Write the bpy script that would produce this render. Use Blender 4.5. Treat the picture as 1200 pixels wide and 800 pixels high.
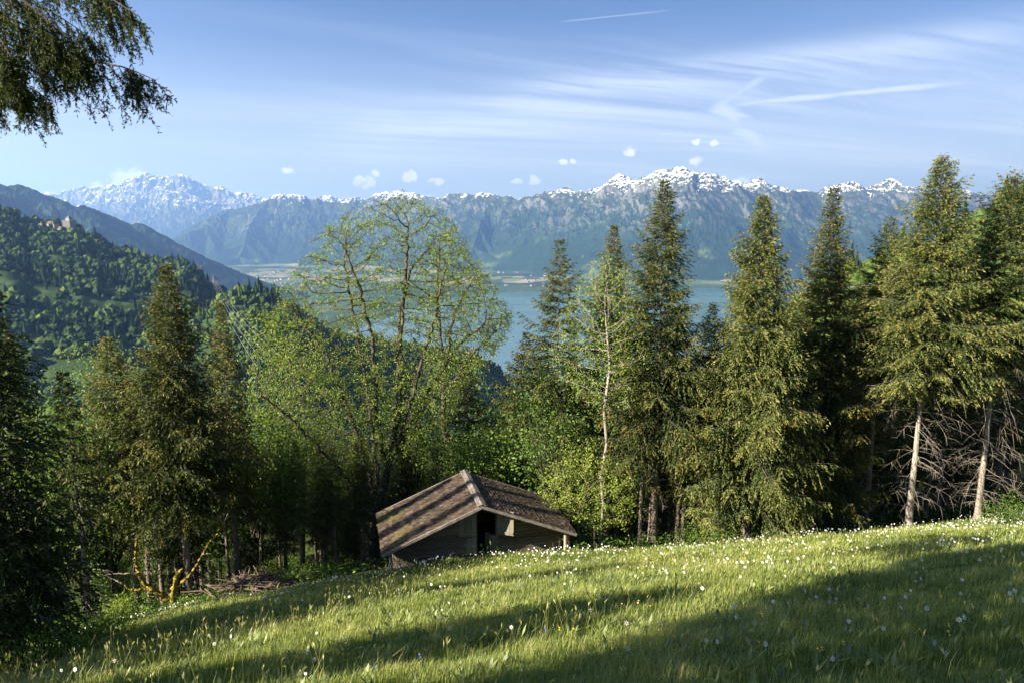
import bpy, math
import numpy as np
from math import radians as R

# ------------------------------------------------------------------ camera, world, sun, exposure
for o in list(bpy.data.objects):
    bpy.data.objects.remove(o)
SC = bpy.context.scene
COL = SC.collection
PITCH = R(9.0)
FPX = 800.0                      # focal length in photo pixels (1200 wide) = 24 mm on 36 mm
CP, SP = math.cos(PITCH), math.sin(PITCH)
cam_d = bpy.data.cameras.new('camera')
cam_d.lens = 24.0; cam_d.sensor_width = 36.0
cam_d.clip_start = 0.1; cam_d.clip_end = 120000
cam = bpy.data.objects.new('camera', cam_d); COL.objects.link(cam)
cam.location = (0, 0, 0); cam.rotation_euler = (R(90) - PITCH, 0, 0)   # the eye is the origin
SC.camera = cam

SUN_EL = R(29.0)
SUN_H = (-0.90, -0.436)           # horizontal direction towards the sun (left and behind)
EXPOSURE = 2.15
SUN_STRENGTH = 5.0
SKY_STRENGTH = 0.05
HAZE_DENSITY = 5.8e-5

sun_d = bpy.data.lights.new('sun', 'SUN'); sun_d.energy = SUN_STRENGTH; sun_d.angle = R(0.53)
sun_d.color = (1.0, 0.92, 0.77)
sun = bpy.data.objects.new('sun', sun_d); COL.objects.link(sun)
sun.rotation_euler = (R(90) - SUN_EL, 0, math.atan2(SUN_H[0], -SUN_H[1]))
# a lamp rotated (90-el) about X then by z shines along (-sin z.. ) ; check below
SC.view_settings.view_transform = 'Standard'
SC.view_settings.look = 'None'
SC.view_settings.exposure = EXPOSURE
SC.view_settings.gamma = 1.0
SC.view_settings.use_curve_mapping = False
cy = SC.cycles
cy.max_bounces = 5; cy.diffuse_bounces = 3; cy.glossy_bounces = 2; cy.transmission_bounces = 3
cy.volume_bounces = 1; cy.transparent_max_bounces = 8
cy.caustics_reflective = False; cy.caustics_refractive = False
cy.use_denoising = True
cy.sample_clamp_indirect = 4.0

class NT:
    """small helper round a node tree"""
    def __init__(s, tree): s.t = tree; s.n = tree.nodes; s.l = tree.links
    def new(s, typ, **kw):
        n = s.n.new(typ)
        for k, v in kw.items(): setattr(n, k, v)
        return n
    def link(s, a, b): s.l.new(a, b)
    def put(s, sock, v):
        if hasattr(v, 'is_linked') or isinstance(v, bpy.types.NodeSocket): s.l.new(v, sock)
        else: sock.default_value = v
    def math(s, op, a, b=0.0, c=None, clamp=False):
        n = s.n.new('ShaderNodeMath'); n.operation = op; n.use_clamp = clamp
        s.put(n.inputs[0], a); s.put(n.inputs[1], b)
        if c is not None: s.put(n.inputs[2], c)
        return n.outputs[0]
    def vmath(s, op, a, b=(0, 0, 0)):
        n = s.n.new('ShaderNodeVectorMath'); n.operation = op
        s.put(n.inputs[0], a); s.put(n.inputs[1], b)
        return n.outputs['Value'] if op in ('DOT_PRODUCT', 'LENGTH', 'DISTANCE') else n.outputs[0]
    def noise(s, vec, scale, detail=4, rough=0.55, dist=0.0):
        n = s.n.new('ShaderNodeTexNoise')
        if vec is not None: s.l.new(vec, n.inputs['Vector'])
        n.inputs['Scale'].default_value = scale; n.inputs['Detail'].default_value = detail
        n.inputs['Roughness'].default_value = rough; n.inputs['Distortion'].default_value = dist
        return n.outputs['Fac']
    def ramp(s, fac, stops, interp='LINEAR'):
        n = s.n.new('ShaderNodeValToRGB'); n.color_ramp.interpolation = interp
        e = n.color_ramp.elements
        while len(e) < len(stops): e.new(0.5)
        for el, (p, c) in zip(e, stops):
            el.position = p
            el.color = (c, c, c, 1) if isinstance(c, (int, float)) else (*c, 1)
        s.l.new(fac, n.inputs['Fac'])
        return n.outputs['Color']
    def smooth(s, v, a, b):
        n = s.n.new('ShaderNodeMapRange'); n.interpolation_type = 'SMOOTHSTEP'; n.clamp = True
        s.put(n.inputs['Value'], v)
        s.put(n.inputs['From Min'], a); s.put(n.inputs['From Max'], b)
        return n.outputs['Result']
    def mix(s, fac, a, b):
        n = s.n.new('ShaderNodeMix'); n.data_type = 'RGBA'
        s.put(n.inputs['Factor'], fac)
        for sock, v in ((n.inputs[6], a), (n.inputs[7], b)):
            if isinstance(v, tuple): sock.default_value = (*v, 1)
            else: s.l.new(v, sock)
        return n.outputs[2]
    def comb(s, x, y, z):
        n = s.n.new('ShaderNodeCombineXYZ')
        for i, v in enumerate((x, y, z)): s.put(n.inputs[i], v)
        return n.outputs[0]
    def sep(s, v):
        n = s.n.new('ShaderNodeSeparateXYZ'); s.l.new(v, n.inputs[0]); return n.outputs

def pix_dir(px, py):
    x = (px - 600) / FPX; y = (400 - py) / FPX
    return np.array([x, CP + y * SP, -SP + y * CP])

def make_world():
    w = bpy.data.worlds.new('World'); SC.world = w; w.use_nodes = True
    T = NT(w.node_tree); T.n.clear()
    sky = T.new('ShaderNodeTexSky'); sky.sky_type = 'NISHITA'; sky.sun_disc = False
    sky.sun_elevation = SUN_EL
    sky.sun_rotation = math.atan2(SUN_H[0], SUN_H[1])
    sky.altitude = 2600; sky.air_density = 0.50; sky.dust_density = 0.3; sky.ozone_density = 2.6
    tc = T.new('ShaderNodeTexCoord')
    d = tc.outputs['Generated']
    x, y, z = T.sep(d)
    # high thin cloud lies on a flat sheet high above: project the direction on it
    zz = T.math('ADD', T.math('MAXIMUM', z, 0.0), 0.06)
    u = T.math('DIVIDE', x, zz); v = T.math('DIVIDE', y, zz)
    # fibres run along one wind direction
    ca, sa = math.cos(R(17)), math.sin(R(17))
    a = T.math('ADD', T.math('MULTIPLY', u, ca), T.math('MULTIPLY', v, sa))
    b = T.math('SUBTRACT', T.math('MULTIPLY', v, ca), T.math('MULTIPLY', u, sa))
    warp = T.noise(T.comb(T.math('MULTIPLY', a, 0.25), T.math('MULTIPLY', b, 0.5), 3.1), 1.0, 3)
    b2 = T.math('ADD', b, T.math('MULTIPLY', T.math('SUBTRACT', warp, 0.5), 1.3))
    n1 = T.noise(T.comb(T.math('MULTIPLY', a, 0.16), T.math('MULTIPLY', b2, 1.1), 0.7), 1.0, 7, 0.62, 0.3)
    n2 = T.noise(T.comb(T.math('MULTIPLY', a, 0.55), T.math('MULTIPLY', b2, 5.0), 5.2), 1.0, 6, 0.65, 0.2)
    big = T.noise(T.comb(T.math('MULTIPLY', a, 0.12), T.math('MULTIPLY', b, 0.28), 11.3), 1.0, 2)
    # the cloud thins out overhead and towards the left
    cover = T.math('MULTIPLY', T.smooth(z, 0.40, 0.10), T.smooth(x, -0.75, 0.25))
    cir = T.math('MULTIPLY', T.smooth(T.math('ADD', T.math('MULTIPLY', n1, 0.75), T.math('MULTIPLY', n2, 0.30)), 0.45, 0.80), T.smooth(big, 0.30, 0.58))
    cir = T.math('MULTIPLY', cir, T.math('ADD', T.math('MULTIPLY', cover, 0.50), 0.05))
    # one broad veil that climbs to the right, and vapour trails
    def line_mask(p, q, wid, soft=1.0, nz=None):
        P = pix_dir(*p); Q = pix_dir(*q); P /= np.linalg.norm(P); Q /= np.linalg.norm(Q)
        N = np.cross(P, Q); N /= np.linalg.norm(N)
        M = Q - P; L = np.linalg.norm(M); M /= L
        dist = T.math('ABSOLUTE', T.vmath('DOT_PRODUCT', d, tuple(N)))
        if nz is not None: dist = T.math('ADD', dist, nz)
        al = T.math('DIVIDE', T.math('SUBTRACT', T.vmath('DOT_PRODUCT', d, tuple(M)), float(P @ M)), L)
        ends = T.math('MULTIPLY', T.smooth(al, -0.05, 0.15), T.smooth(al, 1.1, 0.7))
        return T.math('MULTIPLY', T.smooth(dist, wid, 0.0), ends)
    wob = T.math('MULTIPLY', T.math('SUBTRACT', n2, 0.5), 0.05)
    veil = T.math('MULTIPLY', line_mask((330, 172), (1320, 62), 0.085, nz=wob), T.smooth(T.math('ADD', T.math('MULTIPLY', n2, .6), T.math('MULTIPLY', n1, .4)), 0.36, 0.66))
    veil2 = T.math('MULTIPLY', line_mask((560, 118), (1400, 10), 0.035, nz=wob), T.smooth(n2, 0.36, 0.66))
    wob2 = T.math('MULTIPLY', T.math('SUBTRACT', n2, 0.5), 0.012)
    tr = T.math('MULTIPLY', line_mask((850, 124), (1160, 94), 0.0045, nz=wob2), 0.40)
    tr2 = T.math('MULTIPLY', line_mask((836, 118), (905, 186), 0.013, nz=wob), 0.35)
    tr3 = T.math('MULTIPLY', line_mask((836, 128), (905, 84), 0.008, nz=wob2), 0.28)
    tr4 = T.math('MULTIPLY', line_mask((655, 26), (790, 12), 0.0016), 0.16)
    veil_s = T.math('ADD', T.math('MULTIPLY', veil, 0.42), T.math('MULTIPLY', veil2, 0.26))
    cl = cir
    for m in (veil_s, tr, tr2, tr3, tr4):
        cl = T.math('MAXIMUM', cl, m)
    # small fair-weather puffs over the far range
    nv = T.n.new('ShaderNodeTexNoise'); nv.inputs['Scale'].default_value = 85; nv.inputs['Detail'].default_value = 6; nv.inputs['Roughness'].default_value = .62
    T.link(d, nv.inputs['Vector'])
    nz = T.math('MULTIPLY', T.math('SUBTRACT', nv.outputs['Fac'], 0.5), 3.4)
    puff = None
    for (px, py, w_, h_) in ((428, 213, 20, 9), (480, 206, 11, 10), (511, 213, 12, 6), (336, 199, 9, 6), (606, 213, 9, 5), (626, 212, 9, 7),
                             (739, 177, 10, 7), (815, 190, 9, 7), (836, 168, 9, 5), (660, 190, 7, 4), (672, 189, 5, 4), (441, 204, 9, 6), (817, 166, 7, 5),
                             (152, 207, 22, 10), (122, 221, 20, 8), (866, 213, 12, 6), (690, 223, 10, 5), (500, 232, 10, 4)):
        c = pix_dir(px, py); rx = w_ / FPX; rz = h_ / FPX
        c = c / np.linalg.norm(c)
        right = np.array([c[1], -c[0], 0]); right /= np.linalg.norm(right); up = np.cross(right, c)
        ex = T.math('DIVIDE', T.vmath('DOT_PRODUCT', d, tuple(right)), rx)
        ez = T.math('DIVIDE', T.vmath('DOT_PRODUCT', T.vmath('SUBTRACT', d, tuple(c)), tuple(up)), rz)
        rr = T.math('ADD', T.math('POWER', T.math('ABSOLUTE', ex), 2.0), T.math('POWER', T.math('ABSOLUTE', ez), 2.0))
        front = T.math('GREATER_THAN', y, 0.2)
        m = T.math('MULTIPLY', T.math('SUBTRACT', 1.0, rr), front)
        puff = m if puff is None else T.math('MAXIMUM', puff, m)
    pm = T.math('MULTIPLY', T.smooth(T.math('ADD', puff, nz), 0.25, 0.95), T.smooth(puff, -0.45, 0.3))
    cl = T.math('MAXIMUM', cl, T.math('MULTIPLY', pm, 0.95), clamp=True)
    hz = T.smooth(z, 0.30, 0.02)
    skyc = sky.outputs['Color']
    base = T.mix(T.math('MULTIPLY', hz, 0.72), skyc, (4.7, 4.9, 4.9))
    col = T.mix(T.math('MINIMUM', cl, 0.85), base, (7.4, 7.9, 8.6))
    bg = T.new('ShaderNodeBackground'); T.link(col, bg.inputs['Color']); bg.inputs['Strength'].default_value = SKY_STRENGTH
    out = T.new('ShaderNodeOutputWorld'); T.link(bg.outputs[0], out.inputs['Surface'])
    w.cycles.sampling_method = 'MANUAL'; w.cycles.sample_map_resolution = 512
make_world()

# ------------------------------------------------------------------ numpy helpers
def rng_(s): return np.random.default_rng(s)
def unit(v): return v / np.maximum(np.linalg.norm(v, axis=-1, keepdims=True), 1e-9)
def sstep(a, b, x):
    t = np.clip((x - a) / (b - a), 0, 1); return t * t * (3 - 2 * t)
_perm = rng_(7).permutation(4096)
_gr = unit(rng_(8).normal(size=(4096, 2)))
def perlin(x, y, seed=0):
    xi = np.floor(x).astype(np.int64); yi = np.floor(y).astype(np.int64)
    fx = x - xi; fy = y - yi
    def g(i, j):
        h = _perm[(_perm[(i + seed * 131) & 4095] + j) & 4095]; gg = _gr[h]
        return gg[..., 0] * (x - i) + gg[..., 1] * (y - j)
    u = fx * fx * fx * (fx * (fx * 6 - 15) + 10); v = fy * fy * fy * (fy * (fy * 6 - 15) + 10)
    a = g(xi, yi) * (1 - u) + g(xi + 1, yi) * u
    b = g(xi, yi + 1) * (1 - u) + g(xi + 1, yi + 1) * u
    return (a * (1 - v) + b * v) * 1.5
def fbm(x, y, oct=5, seed=0, gain=0.5):
    s = 0; a = 1; f = 1
    for k in range(oct): s = s + a * perlin(x * f, y * f, seed + k); a *= gain; f *= 2.03
    return s
def ridged(x, y, oct=5, seed=0, gain=0.5):
    s = 0; a = 1; f = 1
    for k in range(oct): s = s + a * (1 - 2 * np.abs(perlin(x * f, y * f, seed + k))); a *= gain; f *= 2.05
    return s

class MB:
    """collects quads (as arrays) for ONE mesh"""
    def __init__(s): s.v = []; s.f = []; s.t = []; s.m = []; s.n = 0
    def add(s, v, f, tint=0.5, mat=0):
        v = np.asarray(v, float).reshape(-1, 3); f = np.asarray(f, np.int64)
        if f.shape[1] == 3: f = np.concatenate([f, np.full((len(f), 1), -1)], 1); f[:, 3] = -10**9
        s.v.append(v); g = f + s.n; g[f < 0] = -1; s.f.append(g)
        s.t.append(np.broadcast_to(np.asarray(tint, float), (len(f),)).copy())
        s.m.append(np.full(len(f), mat, np.int32)); s.n += len(v)
    def build(s, name, mats, parent=None, smooth=False, loc=None):
        me = bpy.data.meshes.new(name)
        V = np.concatenate(s.v) if s.v else np.zeros((0, 3)); F = np.concatenate(s.f); t = np.concatenate(s.t); mi = np.concatenate(s.m)
        tot = np.where(F[:, 3] < 0, 3, 4); flat = F.ravel(); flat = flat[flat >= 0]
        me.vertices.add(len(V)); me.vertices.foreach_set('co', V.astype(np.float32).ravel())
        me.loops.add(len(flat)); me.loops.foreach_set('vertex_index', flat.astype(np.int32))
        me.polygons.add(len(F)); st = np.concatenate([[0], np.cumsum(tot)[:-1]])
        me.polygons.foreach_set('loop_start', st.astype(np.int32))
        me.polygons.foreach_set('loop_total', tot.astype(np.int32))
        me.polygons.foreach_set('material_index', mi)
        me.polygons.foreach_set('use_smooth', np.full(len(F), bool(smooth)))
        at = me.attributes.new('tint', 'FLOAT', 'FACE'); at.data.foreach_set('value', t.astype(np.float32))
        me.update(calc_edges=True)
        for m in (mats if isinstance(mats, (list, tuple)) else [mats]): me.materials.append(m)
        o = bpy.data.objects.new(name, me); COL.objects.link(o)
        if parent is not None: o.parent = parent
        if loc is not None: o.location = loc
        return o

def diamonds(mb, P, D, S, L, W, tint, mid=0.42, fold=None):
    n = len(P); L = np.broadcast_to(L, (n,))[:, None]; W = np.broadcast_to(W, (n,))[:, None]
    m = P + D * L * mid
    V = np.stack([P, m + S * W * .5, P + D * L, m - S * W * .5], 1)
    if fold is not None: V[:, 2] += fold * L
    mb.add(V.reshape(-1, 3), np.arange(n * 4).reshape(-1, 4), tint)
def segs(mb, A, B, ra, rb, sides=4, tint=0.5):
    A = np.asarray(A, float); B = np.asarray(B, float); n = len(A)
    if n == 0: return
    d = unit(B - A); ref = np.where(np.abs(d[:, 2:3]) > .9, [[1., 0, 0]], [[0, 0, 1.]])
    s = unit(np.cross(d, ref)); u = np.cross(s, d)
    ang = np.arange(sides) / sides * 2 * np.pi
    ring = np.cos(ang)[None, :, None] * s[:, None] + np.sin(ang)[None, :, None] * u[:, None]
    ra = np.broadcast_to(ra, (n,))[:, None, None]; rb = np.broadcast_to(rb, (n,))[:, None, None]
    V = np.concatenate([A[:, None] + ring * ra, B[:, None] + ring * rb], 1)
    k = np.arange(sides); k2 = (k + 1) % sides
    f = np.stack([k, k2, k2 + sides, k + sides], 1)
    F = (np.arange(n) * 2 * sides)[:, None, None] + f[None]
    mb.add(V.reshape(-1, 3), F.reshape(-1, 4), np.repeat(np.broadcast_to(tint, (n,)), sides))
def tube(mb, pts, rad, sides=8, tint=0.5, wob=0.0, rng=None, cap=True):
    pts = np.asarray(pts, float); n = len(pts); rad = np.broadcast_to(rad, (n,))
    tan = unit(np.gradient(pts, axis=0)); ref = np.array([1., 0.2, 0.1]) if abs(tan[0, 2]) > .7 else np.array([0, 0, 1.])
    V = []
    for i in range(n):
        s = unit(np.cross(tan[i], ref)); u = np.cross(s, tan[i])
        ang = np.arange(sides) / sides * 2 * np.pi
        r = rad[i] * (1 + (rng.normal(0, wob, sides) if wob else 0))
        V.append(pts[i] + (np.cos(ang) * r)[:, None] * s + (np.sin(ang) * r)[:, None] * u)
    k = np.arange(sides); k2 = (k + 1) % sides
    F = np.concatenate([np.stack([k, k2, k2 + sides, k + sides], 1) + i * sides for i in range(n - 1)])
    V = np.concatenate(V)
    if cap:
        c = len(V); V = np.concatenate([V, [pts[-1]]]);
        mb.add(V, F, tint)
        o = mb.n - len(V)
        T = np.stack([(n - 1) * sides + k, (n - 1) * sides + k2, np.full(sides, c)], 1)
        mb.v.append(np.zeros((0, 3)))
        f = np.concatenate([T + o, np.full((sides, 1), -1)], 1)
        mb.f.append(f); mb.t.append(np.full(sides, float(np.mean(tint)))); mb.m.append(np.zeros(sides, np.int32))
    else: mb.add(V, F, tint)
_BOXF = np.array([[0, 1, 3, 2], [4, 6, 7, 5], [0, 4, 5, 1], [2, 3, 7, 6], [0, 2, 6, 4], [1, 5, 7, 3]])
def boxes(mb, C, ax, ay, az, tint=0.5, mat=0):
    """C centres (n,3); ax, ay, az half-extent vectors (n,3)"""
    C = np.atleast_2d(np.asarray(C, float)); n = len(C)
    ax, ay, az = [np.broadcast_to(np.asarray(a, float), (n, 3)) for a in (ax, ay, az)]
    sg = np.array([[i, j, k] for i in (-1, 1) for j in (-1, 1) for k in (-1, 1)])
    V = C[:, None] + sg[None, :, 0:1] * ax[:, None] + sg[None, :, 1:2] * ay[:, None] + sg[None, :, 2:3] * az[:, None]
    F = (np.arange(n) * 8)[:, None, None] + _BOXF[None]
    mb.add(V.reshape(-1, 3), F.reshape(-1, 4), np.repeat(np.broadcast_to(tint, (n,)), 6), mat)
def box(mb, x0, x1, y0, y1, z0, z1, tint=0.5, mat=0):
    boxes(mb, [[(x0 + x1) / 2, (y0 + y1) / 2, (z0 + z1) / 2]], [[(x1 - x0) / 2, 0, 0]], [[0, (y1 - y0) / 2, 0]], [[0, 0, (z1 - z0) / 2]], tint, mat)
def grid_mesh(mb, X, Y, Z, tint=0.5):
    n, m = X.shape
    i = np.arange(n - 1)[:, None] * m + np.arange(m - 1)[None]
    F = np.stack([i, i + 1, i + m + 1, i + m], -1).reshape(-1, 4)
    mb.add(np.stack([X, Y, Z], -1).reshape(-1, 3), F, tint)

def tag(o, label=None, cat=None, group=None, kind=None):
    if label: o['label'] = label
    if cat: o['category'] = cat
    if group: o['group'] = group
    if kind: o['kind'] = kind
    return o
def empty(name, loc=(0, 0, 0), rz=0.0, label=None, cat=None, group=None):
    o = bpy.data.objects.new(name, None); COL.objects.link(o)
    o.location = tuple(float(a) for a in loc); o.rotation_euler = (0, 0, rz); o.empty_display_size = .3
    return tag(o, label, cat, group)
def dup(root, loc, rz=0.0, sc=1.0, label=None, group=None, tilt=(0, 0)):
    r = root.copy(); COL.objects.link(r); r.location = tuple(float(a) for a in loc); r.rotation_euler = (tilt[0], tilt[1], rz)
    r.scale = (sc, sc, sc) if np.isscalar(sc) else sc
    if label: r['label'] = label
    if group: r['group'] = group
    for ch in list(root.children):
        c = ch.copy(); COL.objects.link(c); c.parent = r
        for g in ch.children:
            d = g.copy(); COL.objects.link(d); d.parent = c
    return r

# ------------------------------------------------------------------ materials
def material(name):
    m = bpy.data.materials.new(name); m.use_nodes = True
    T = NT(m.node_tree); T.n.clear()
    out = T.new('ShaderNodeOutputMaterial')
    return m, T, out
def foliage(name, stops, trans=0.35, gloss=0.06, var=0.25):
    m, T, out = material(name)
    at = T.new('ShaderNodeAttribute', attribute_name='tint')
    oi = T.new('ShaderNodeObjectInfo')
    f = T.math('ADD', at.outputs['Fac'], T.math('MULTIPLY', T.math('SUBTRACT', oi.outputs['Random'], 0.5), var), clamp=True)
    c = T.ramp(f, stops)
    di = T.new('ShaderNodeBsdfDiffuse'); T.link(c, di.inputs['Color'])
    tr = T.new('ShaderNodeBsdfTranslucent')
    T.link(T.mix(0.5, c, T.vmath('MULTIPLY', c, (1.25, 1.2, .6))), tr.inputs['Color'])
    mx = T.new('ShaderNodeMixShader'); mx.inputs[0].default_value = trans
    T.link(di.outputs[0], mx.inputs[1]); T.link(tr.outputs[0], mx.inputs[2])
    res = mx.outputs[0]
    if gloss:
        gl = T.new('ShaderNodeBsdfGlossy'); gl.inputs['Roughness'].default_value = 0.6
        m2 = T.new('ShaderNodeMixShader'); m2.inputs[0].default_value = gloss
        T.link(res, m2.inputs[1]); T.link(gl.outputs[0], m2.inputs[2]); res = m2.outputs[0]
    T.link(res, out.inputs['Surface'])
    return m
def rough(name, stops, scale=4.0, stretch=(1, 1, 1), bump=0.0, tintmix=0.0, rgh=0.9, spec=0.2, coord='Object', detail=6, extra=None):
    m, T, out = material(name)
    tc = T.new('ShaderNodeTexCoord')
    v = T.vmath('MULTIPLY', tc.outputs[coord], stretch)
    n = T.noise(v, scale, detail, 0.6)
    f = n
    if tintmix:
        at = T.new('ShaderNodeAttribute', attribute_name='tint')
        f = T.math('ADD', T.math('MULTIPLY', n, 1 - tintmix), T.math('MULTIPLY', at.outputs['Fac'], tintmix))
    c = T.ramp(f, stops)
    if extra: c = extra(T, c, tc.outputs[coord])
    p = T.new('ShaderNodeBsdfPrincipled'); T.link(c, p.inputs['Base Color'])
    p.inputs['Roughness'].default_value = rgh; p.inputs['Specular IOR Level'].default_value = spec
    if bump:
        b = T.new('ShaderNodeBump'); b.inputs['Strength'].default_value = bump; b.inputs['Distance'].default_value = .03
        T.link(n, b.inputs['Height']); T.link(b.outputs[0], p.inputs['Normal'])
    T.link(p.outputs[0], out.inputs['Surface'])
    return m
def plain(name, c, rgh=0.7, metal=0.0):
    m, T, out = material(name)
    p = T.new('ShaderNodeBsdfPrincipled')
    tc = T.new('ShaderNodeTexCoord'); n = T.noise(tc.outputs['Object'], 9.0, 3)
    T.link(T.ramp(n, [(0.2, tuple(a * .8 for a in c)), (0.8, tuple(min(1, a * 1.15) for a in c))]), p.inputs['Base Color'])
    p.inputs['Roughness'].default_value = rgh; p.inputs['Metallic'].default_value = metal
    T.link(p.outputs[0], out.inputs['Surface']); return m

M = {}
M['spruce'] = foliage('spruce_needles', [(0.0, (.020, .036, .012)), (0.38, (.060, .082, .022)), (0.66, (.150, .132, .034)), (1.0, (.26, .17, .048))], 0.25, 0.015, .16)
M['spruce_fresh'] = foliage('spruce_needles_fresh', [(0.0, (.025, .045, .014)), (0.36, (.084, .108, .030)), (0.70, (.195, .185, .050)), (1.0, (.28, .215, .062))], 0.28, 0.015, .1)
M['ash_leaf'] = foliage('young_leaves', [(0.0, (.085, .145, .014)), (0.5, (.17, .255, .024)), (1.0, (.30, .365, .045))], 0.45, 0.02)
M['leaf'] = foliage('broad_leaves', [(0.0, (.032, .072, .010)), (0.5, (.09, .165, .022)), (1.0, (.200, .275, .040))], 0.42, 0.02)
M['leaf_light'] = foliage('pale_leaves', [(0.0, (.085, .140, .018)), (0.5, (.18, .255, .036)), (1.0, (.31, .355, .07))], 0.42, 0.02)
M['ivy'] = foliage('ivy_leaves', [(0.0, (.018, .040, .010)), (0.6, (.055, .095, .022)), (1.0, (.13, .17, .05))], 0.25, 0.09)
M['wood_far'] = foliage('far_wood_leaves', [(0.0, (.016, .030, .014)), (0.35, (.042, .070, .022)), (0.7, (.10, .14, .036)), (1.0, (.17, .21, .058))], 0.15, 0.0)
M['bark'] = rough('spruce_bark', [(0.25, (.055, .042, .034)), (0.55, (.16, .125, .105)), (0.8, (.30, .25, .215))], 3.2, (1, 1, .35), .6)
M['bark_pale'] = rough('pale_bark', [(0.25, (.12, .10, .085)), (0.55, (.27, .235, .20)), (0.8, (.46, .41, .36))], 3.2, (1, 1, .35), .6)
M['bark_dark'] = rough('dark_bark', [(0.3, (.030, .025, .020)), (0.55, (.075, .062, .048)), (0.8, (.16, .135, .105))], 4, (1, 1, .4), .6)
M['twig'] = rough('dead_twigs', [(0.3, (.15, .125, .105)), (0.7, (.36, .31, .27))], 2.0)
M['lichen'] = rough('lichen_bark', [(0.30, (.10, .075, .045)), (0.45, (.15, .11, .022)), (0.60, (.27, .19, .022)), (0.75, (.14, .11, .05))], 7.0, (1, 1, 1), 1.0)
M['moss_bark'] = rough('mossy_bark', [(0.3, (.045, .035, .026)), (0.5, (.10, .085, .045)), (0.68, (.17, .16, .03))], 2.6, (1, 1, .6), .7)
# ------------------------------------------------------------------ the ground
def meadow_z(X, Y):
    X = np.asarray(X, float); Y = np.asarray(Y, float)
    z = -1.62 + 0.077 * np.clip(X, -400, 60) + 0.02 * np.clip(X - 60, 0, 800) - 0.442 * np.where(Y > 0, Y, np.maximum(Y, -120) * .75)
    xn = np.minimum(X, 0); xc = np.maximum(xn, -26)
    z = z - 0.006 * xc * xc + .006 * 2 * 26 * np.clip(xn + 26, -250, 0) * .55
    yy = np.clip(Y - 31, 0, None); 
    z = z + np.where(yy < 30, .0027 * yy ** 2, .0027 * 900 + .162 * (yy - 30))   # the wood floor is gentler, then falls to the lake
    # the bench cut for the hut
    dx = X + 1.5; dy = Y - 27.5; q = np.exp(-((dx / 5) ** 2 + (dy / 4) ** 2)); z = z + .42 * q
    return z
def ground_z(X, Y):
    X = np.asarray(X, float); Y = np.asarray(Y, float)
    z = meadow_z(X, Y)
    r = np.hypot(X, Y)
    z = z + .07 * fbm(X / 2.2, Y / 2.2, 3, 3) + .10 * perlin(X / 7, Y / 7, 9) * np.minimum(1, r / 8)
    z = z + np.clip(r - 40, 0, 300) / 300 * 9 * fbm(X / 90, Y / 90, 4, 21)
    return np.maximum(z, -652.0)
def gz(x, y): return float(ground_z(np.array([x]), np.array([y]))[0])
def hit(px, py, tmax=200.0):
    """point of the ground seen at a photo pixel"""
    d = pix_dir(px, py); t = np.arange(2.5, tmax, .05); P = d[None] * t[:, None]
    under = P[:, 2] < ground_z(P[:, 0], P[:, 1])
    i = int(np.argmax(under)) if under.any() else len(t) - 1
    p = P[i]; return np.array([p[0], p[1], gz(p[0], p[1])])
def on_ray(px, py, Y):
    d = pix_dir(px, py); return d * (Y / d[1])
def pix_of(p):
    f = p[..., 1] * CP - p[..., 2] * SP; u = p[..., 1] * SP + p[..., 2] * CP
    return 600 + FPX * p[..., 0] / f, 400 - FPX * u / f
# edge of the mown meadow (beyond it the wood floor)
_ex = np.array([-30, -18, -15, -13, -10, -7, -4.9, 2.4, 5, 9, 14, 18, 24, 40.])
_ey = np.array([13, 18.5, 21.5, 23.0, 23.2, 24.0, 24.4, 25.9, 26.5, 27.0, 29, 30.5, 32, 34.])
def meadow_edge(X): return np.interp(X, _ex, _ey)

def ground_material():
    m, T, out = material('meadow_and_wood_floor')
    tc = T.new('ShaderNodeTexCoord'); v = tc.outputs['Object']
    at = T.new('ShaderNodeAttribute', attribute_name='tint')     # 1 on the meadow, 0 on the floor of the wood
    n = T.noise(v, 1.3, 7, .65); n2 = T.noise(v, .16, 4)
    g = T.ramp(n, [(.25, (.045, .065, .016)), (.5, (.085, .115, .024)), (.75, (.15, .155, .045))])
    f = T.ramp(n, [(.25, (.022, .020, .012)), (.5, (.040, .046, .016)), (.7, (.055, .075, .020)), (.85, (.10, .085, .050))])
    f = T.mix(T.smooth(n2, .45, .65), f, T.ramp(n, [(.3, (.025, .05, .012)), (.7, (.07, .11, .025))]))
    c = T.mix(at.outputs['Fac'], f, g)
    d = T.new('ShaderNodeBsdfDiffuse'); T.link(c, d.inputs['Color'])
    b = T.new('ShaderNodeBump'); b.inputs['Strength'].default_value = .5; b.inputs['Distance'].default_value = .06
    T.link(n, b.inputs['Height']); T.link(b.outputs[0], d.inputs['Normal'])
    T.link(d.outputs[0], out.inputs['Surface']); return m
def build_ground():
    rad = np.concatenate([np.linspace(.01, 40, 170), np.geomspace(40.5, 2400, 110)])
    ang = np.linspace(0, 2 * np.pi, 361)
    A, Rr = np.meshgrid(ang, rad)
    X = Rr * np.sin(A); Y = Rr * np.cos(A)
    mb = MB(); grid_mesh(mb, X, Y, ground_z(X, Y))
    xc = (X[:-1, :-1] + X[1:, 1:]) / 2; yc = (Y[:-1, :-1] + Y[1:, 1:]) / 2
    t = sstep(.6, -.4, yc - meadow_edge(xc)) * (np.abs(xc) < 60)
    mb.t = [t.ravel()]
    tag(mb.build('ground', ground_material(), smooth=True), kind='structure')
build_ground()

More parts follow.
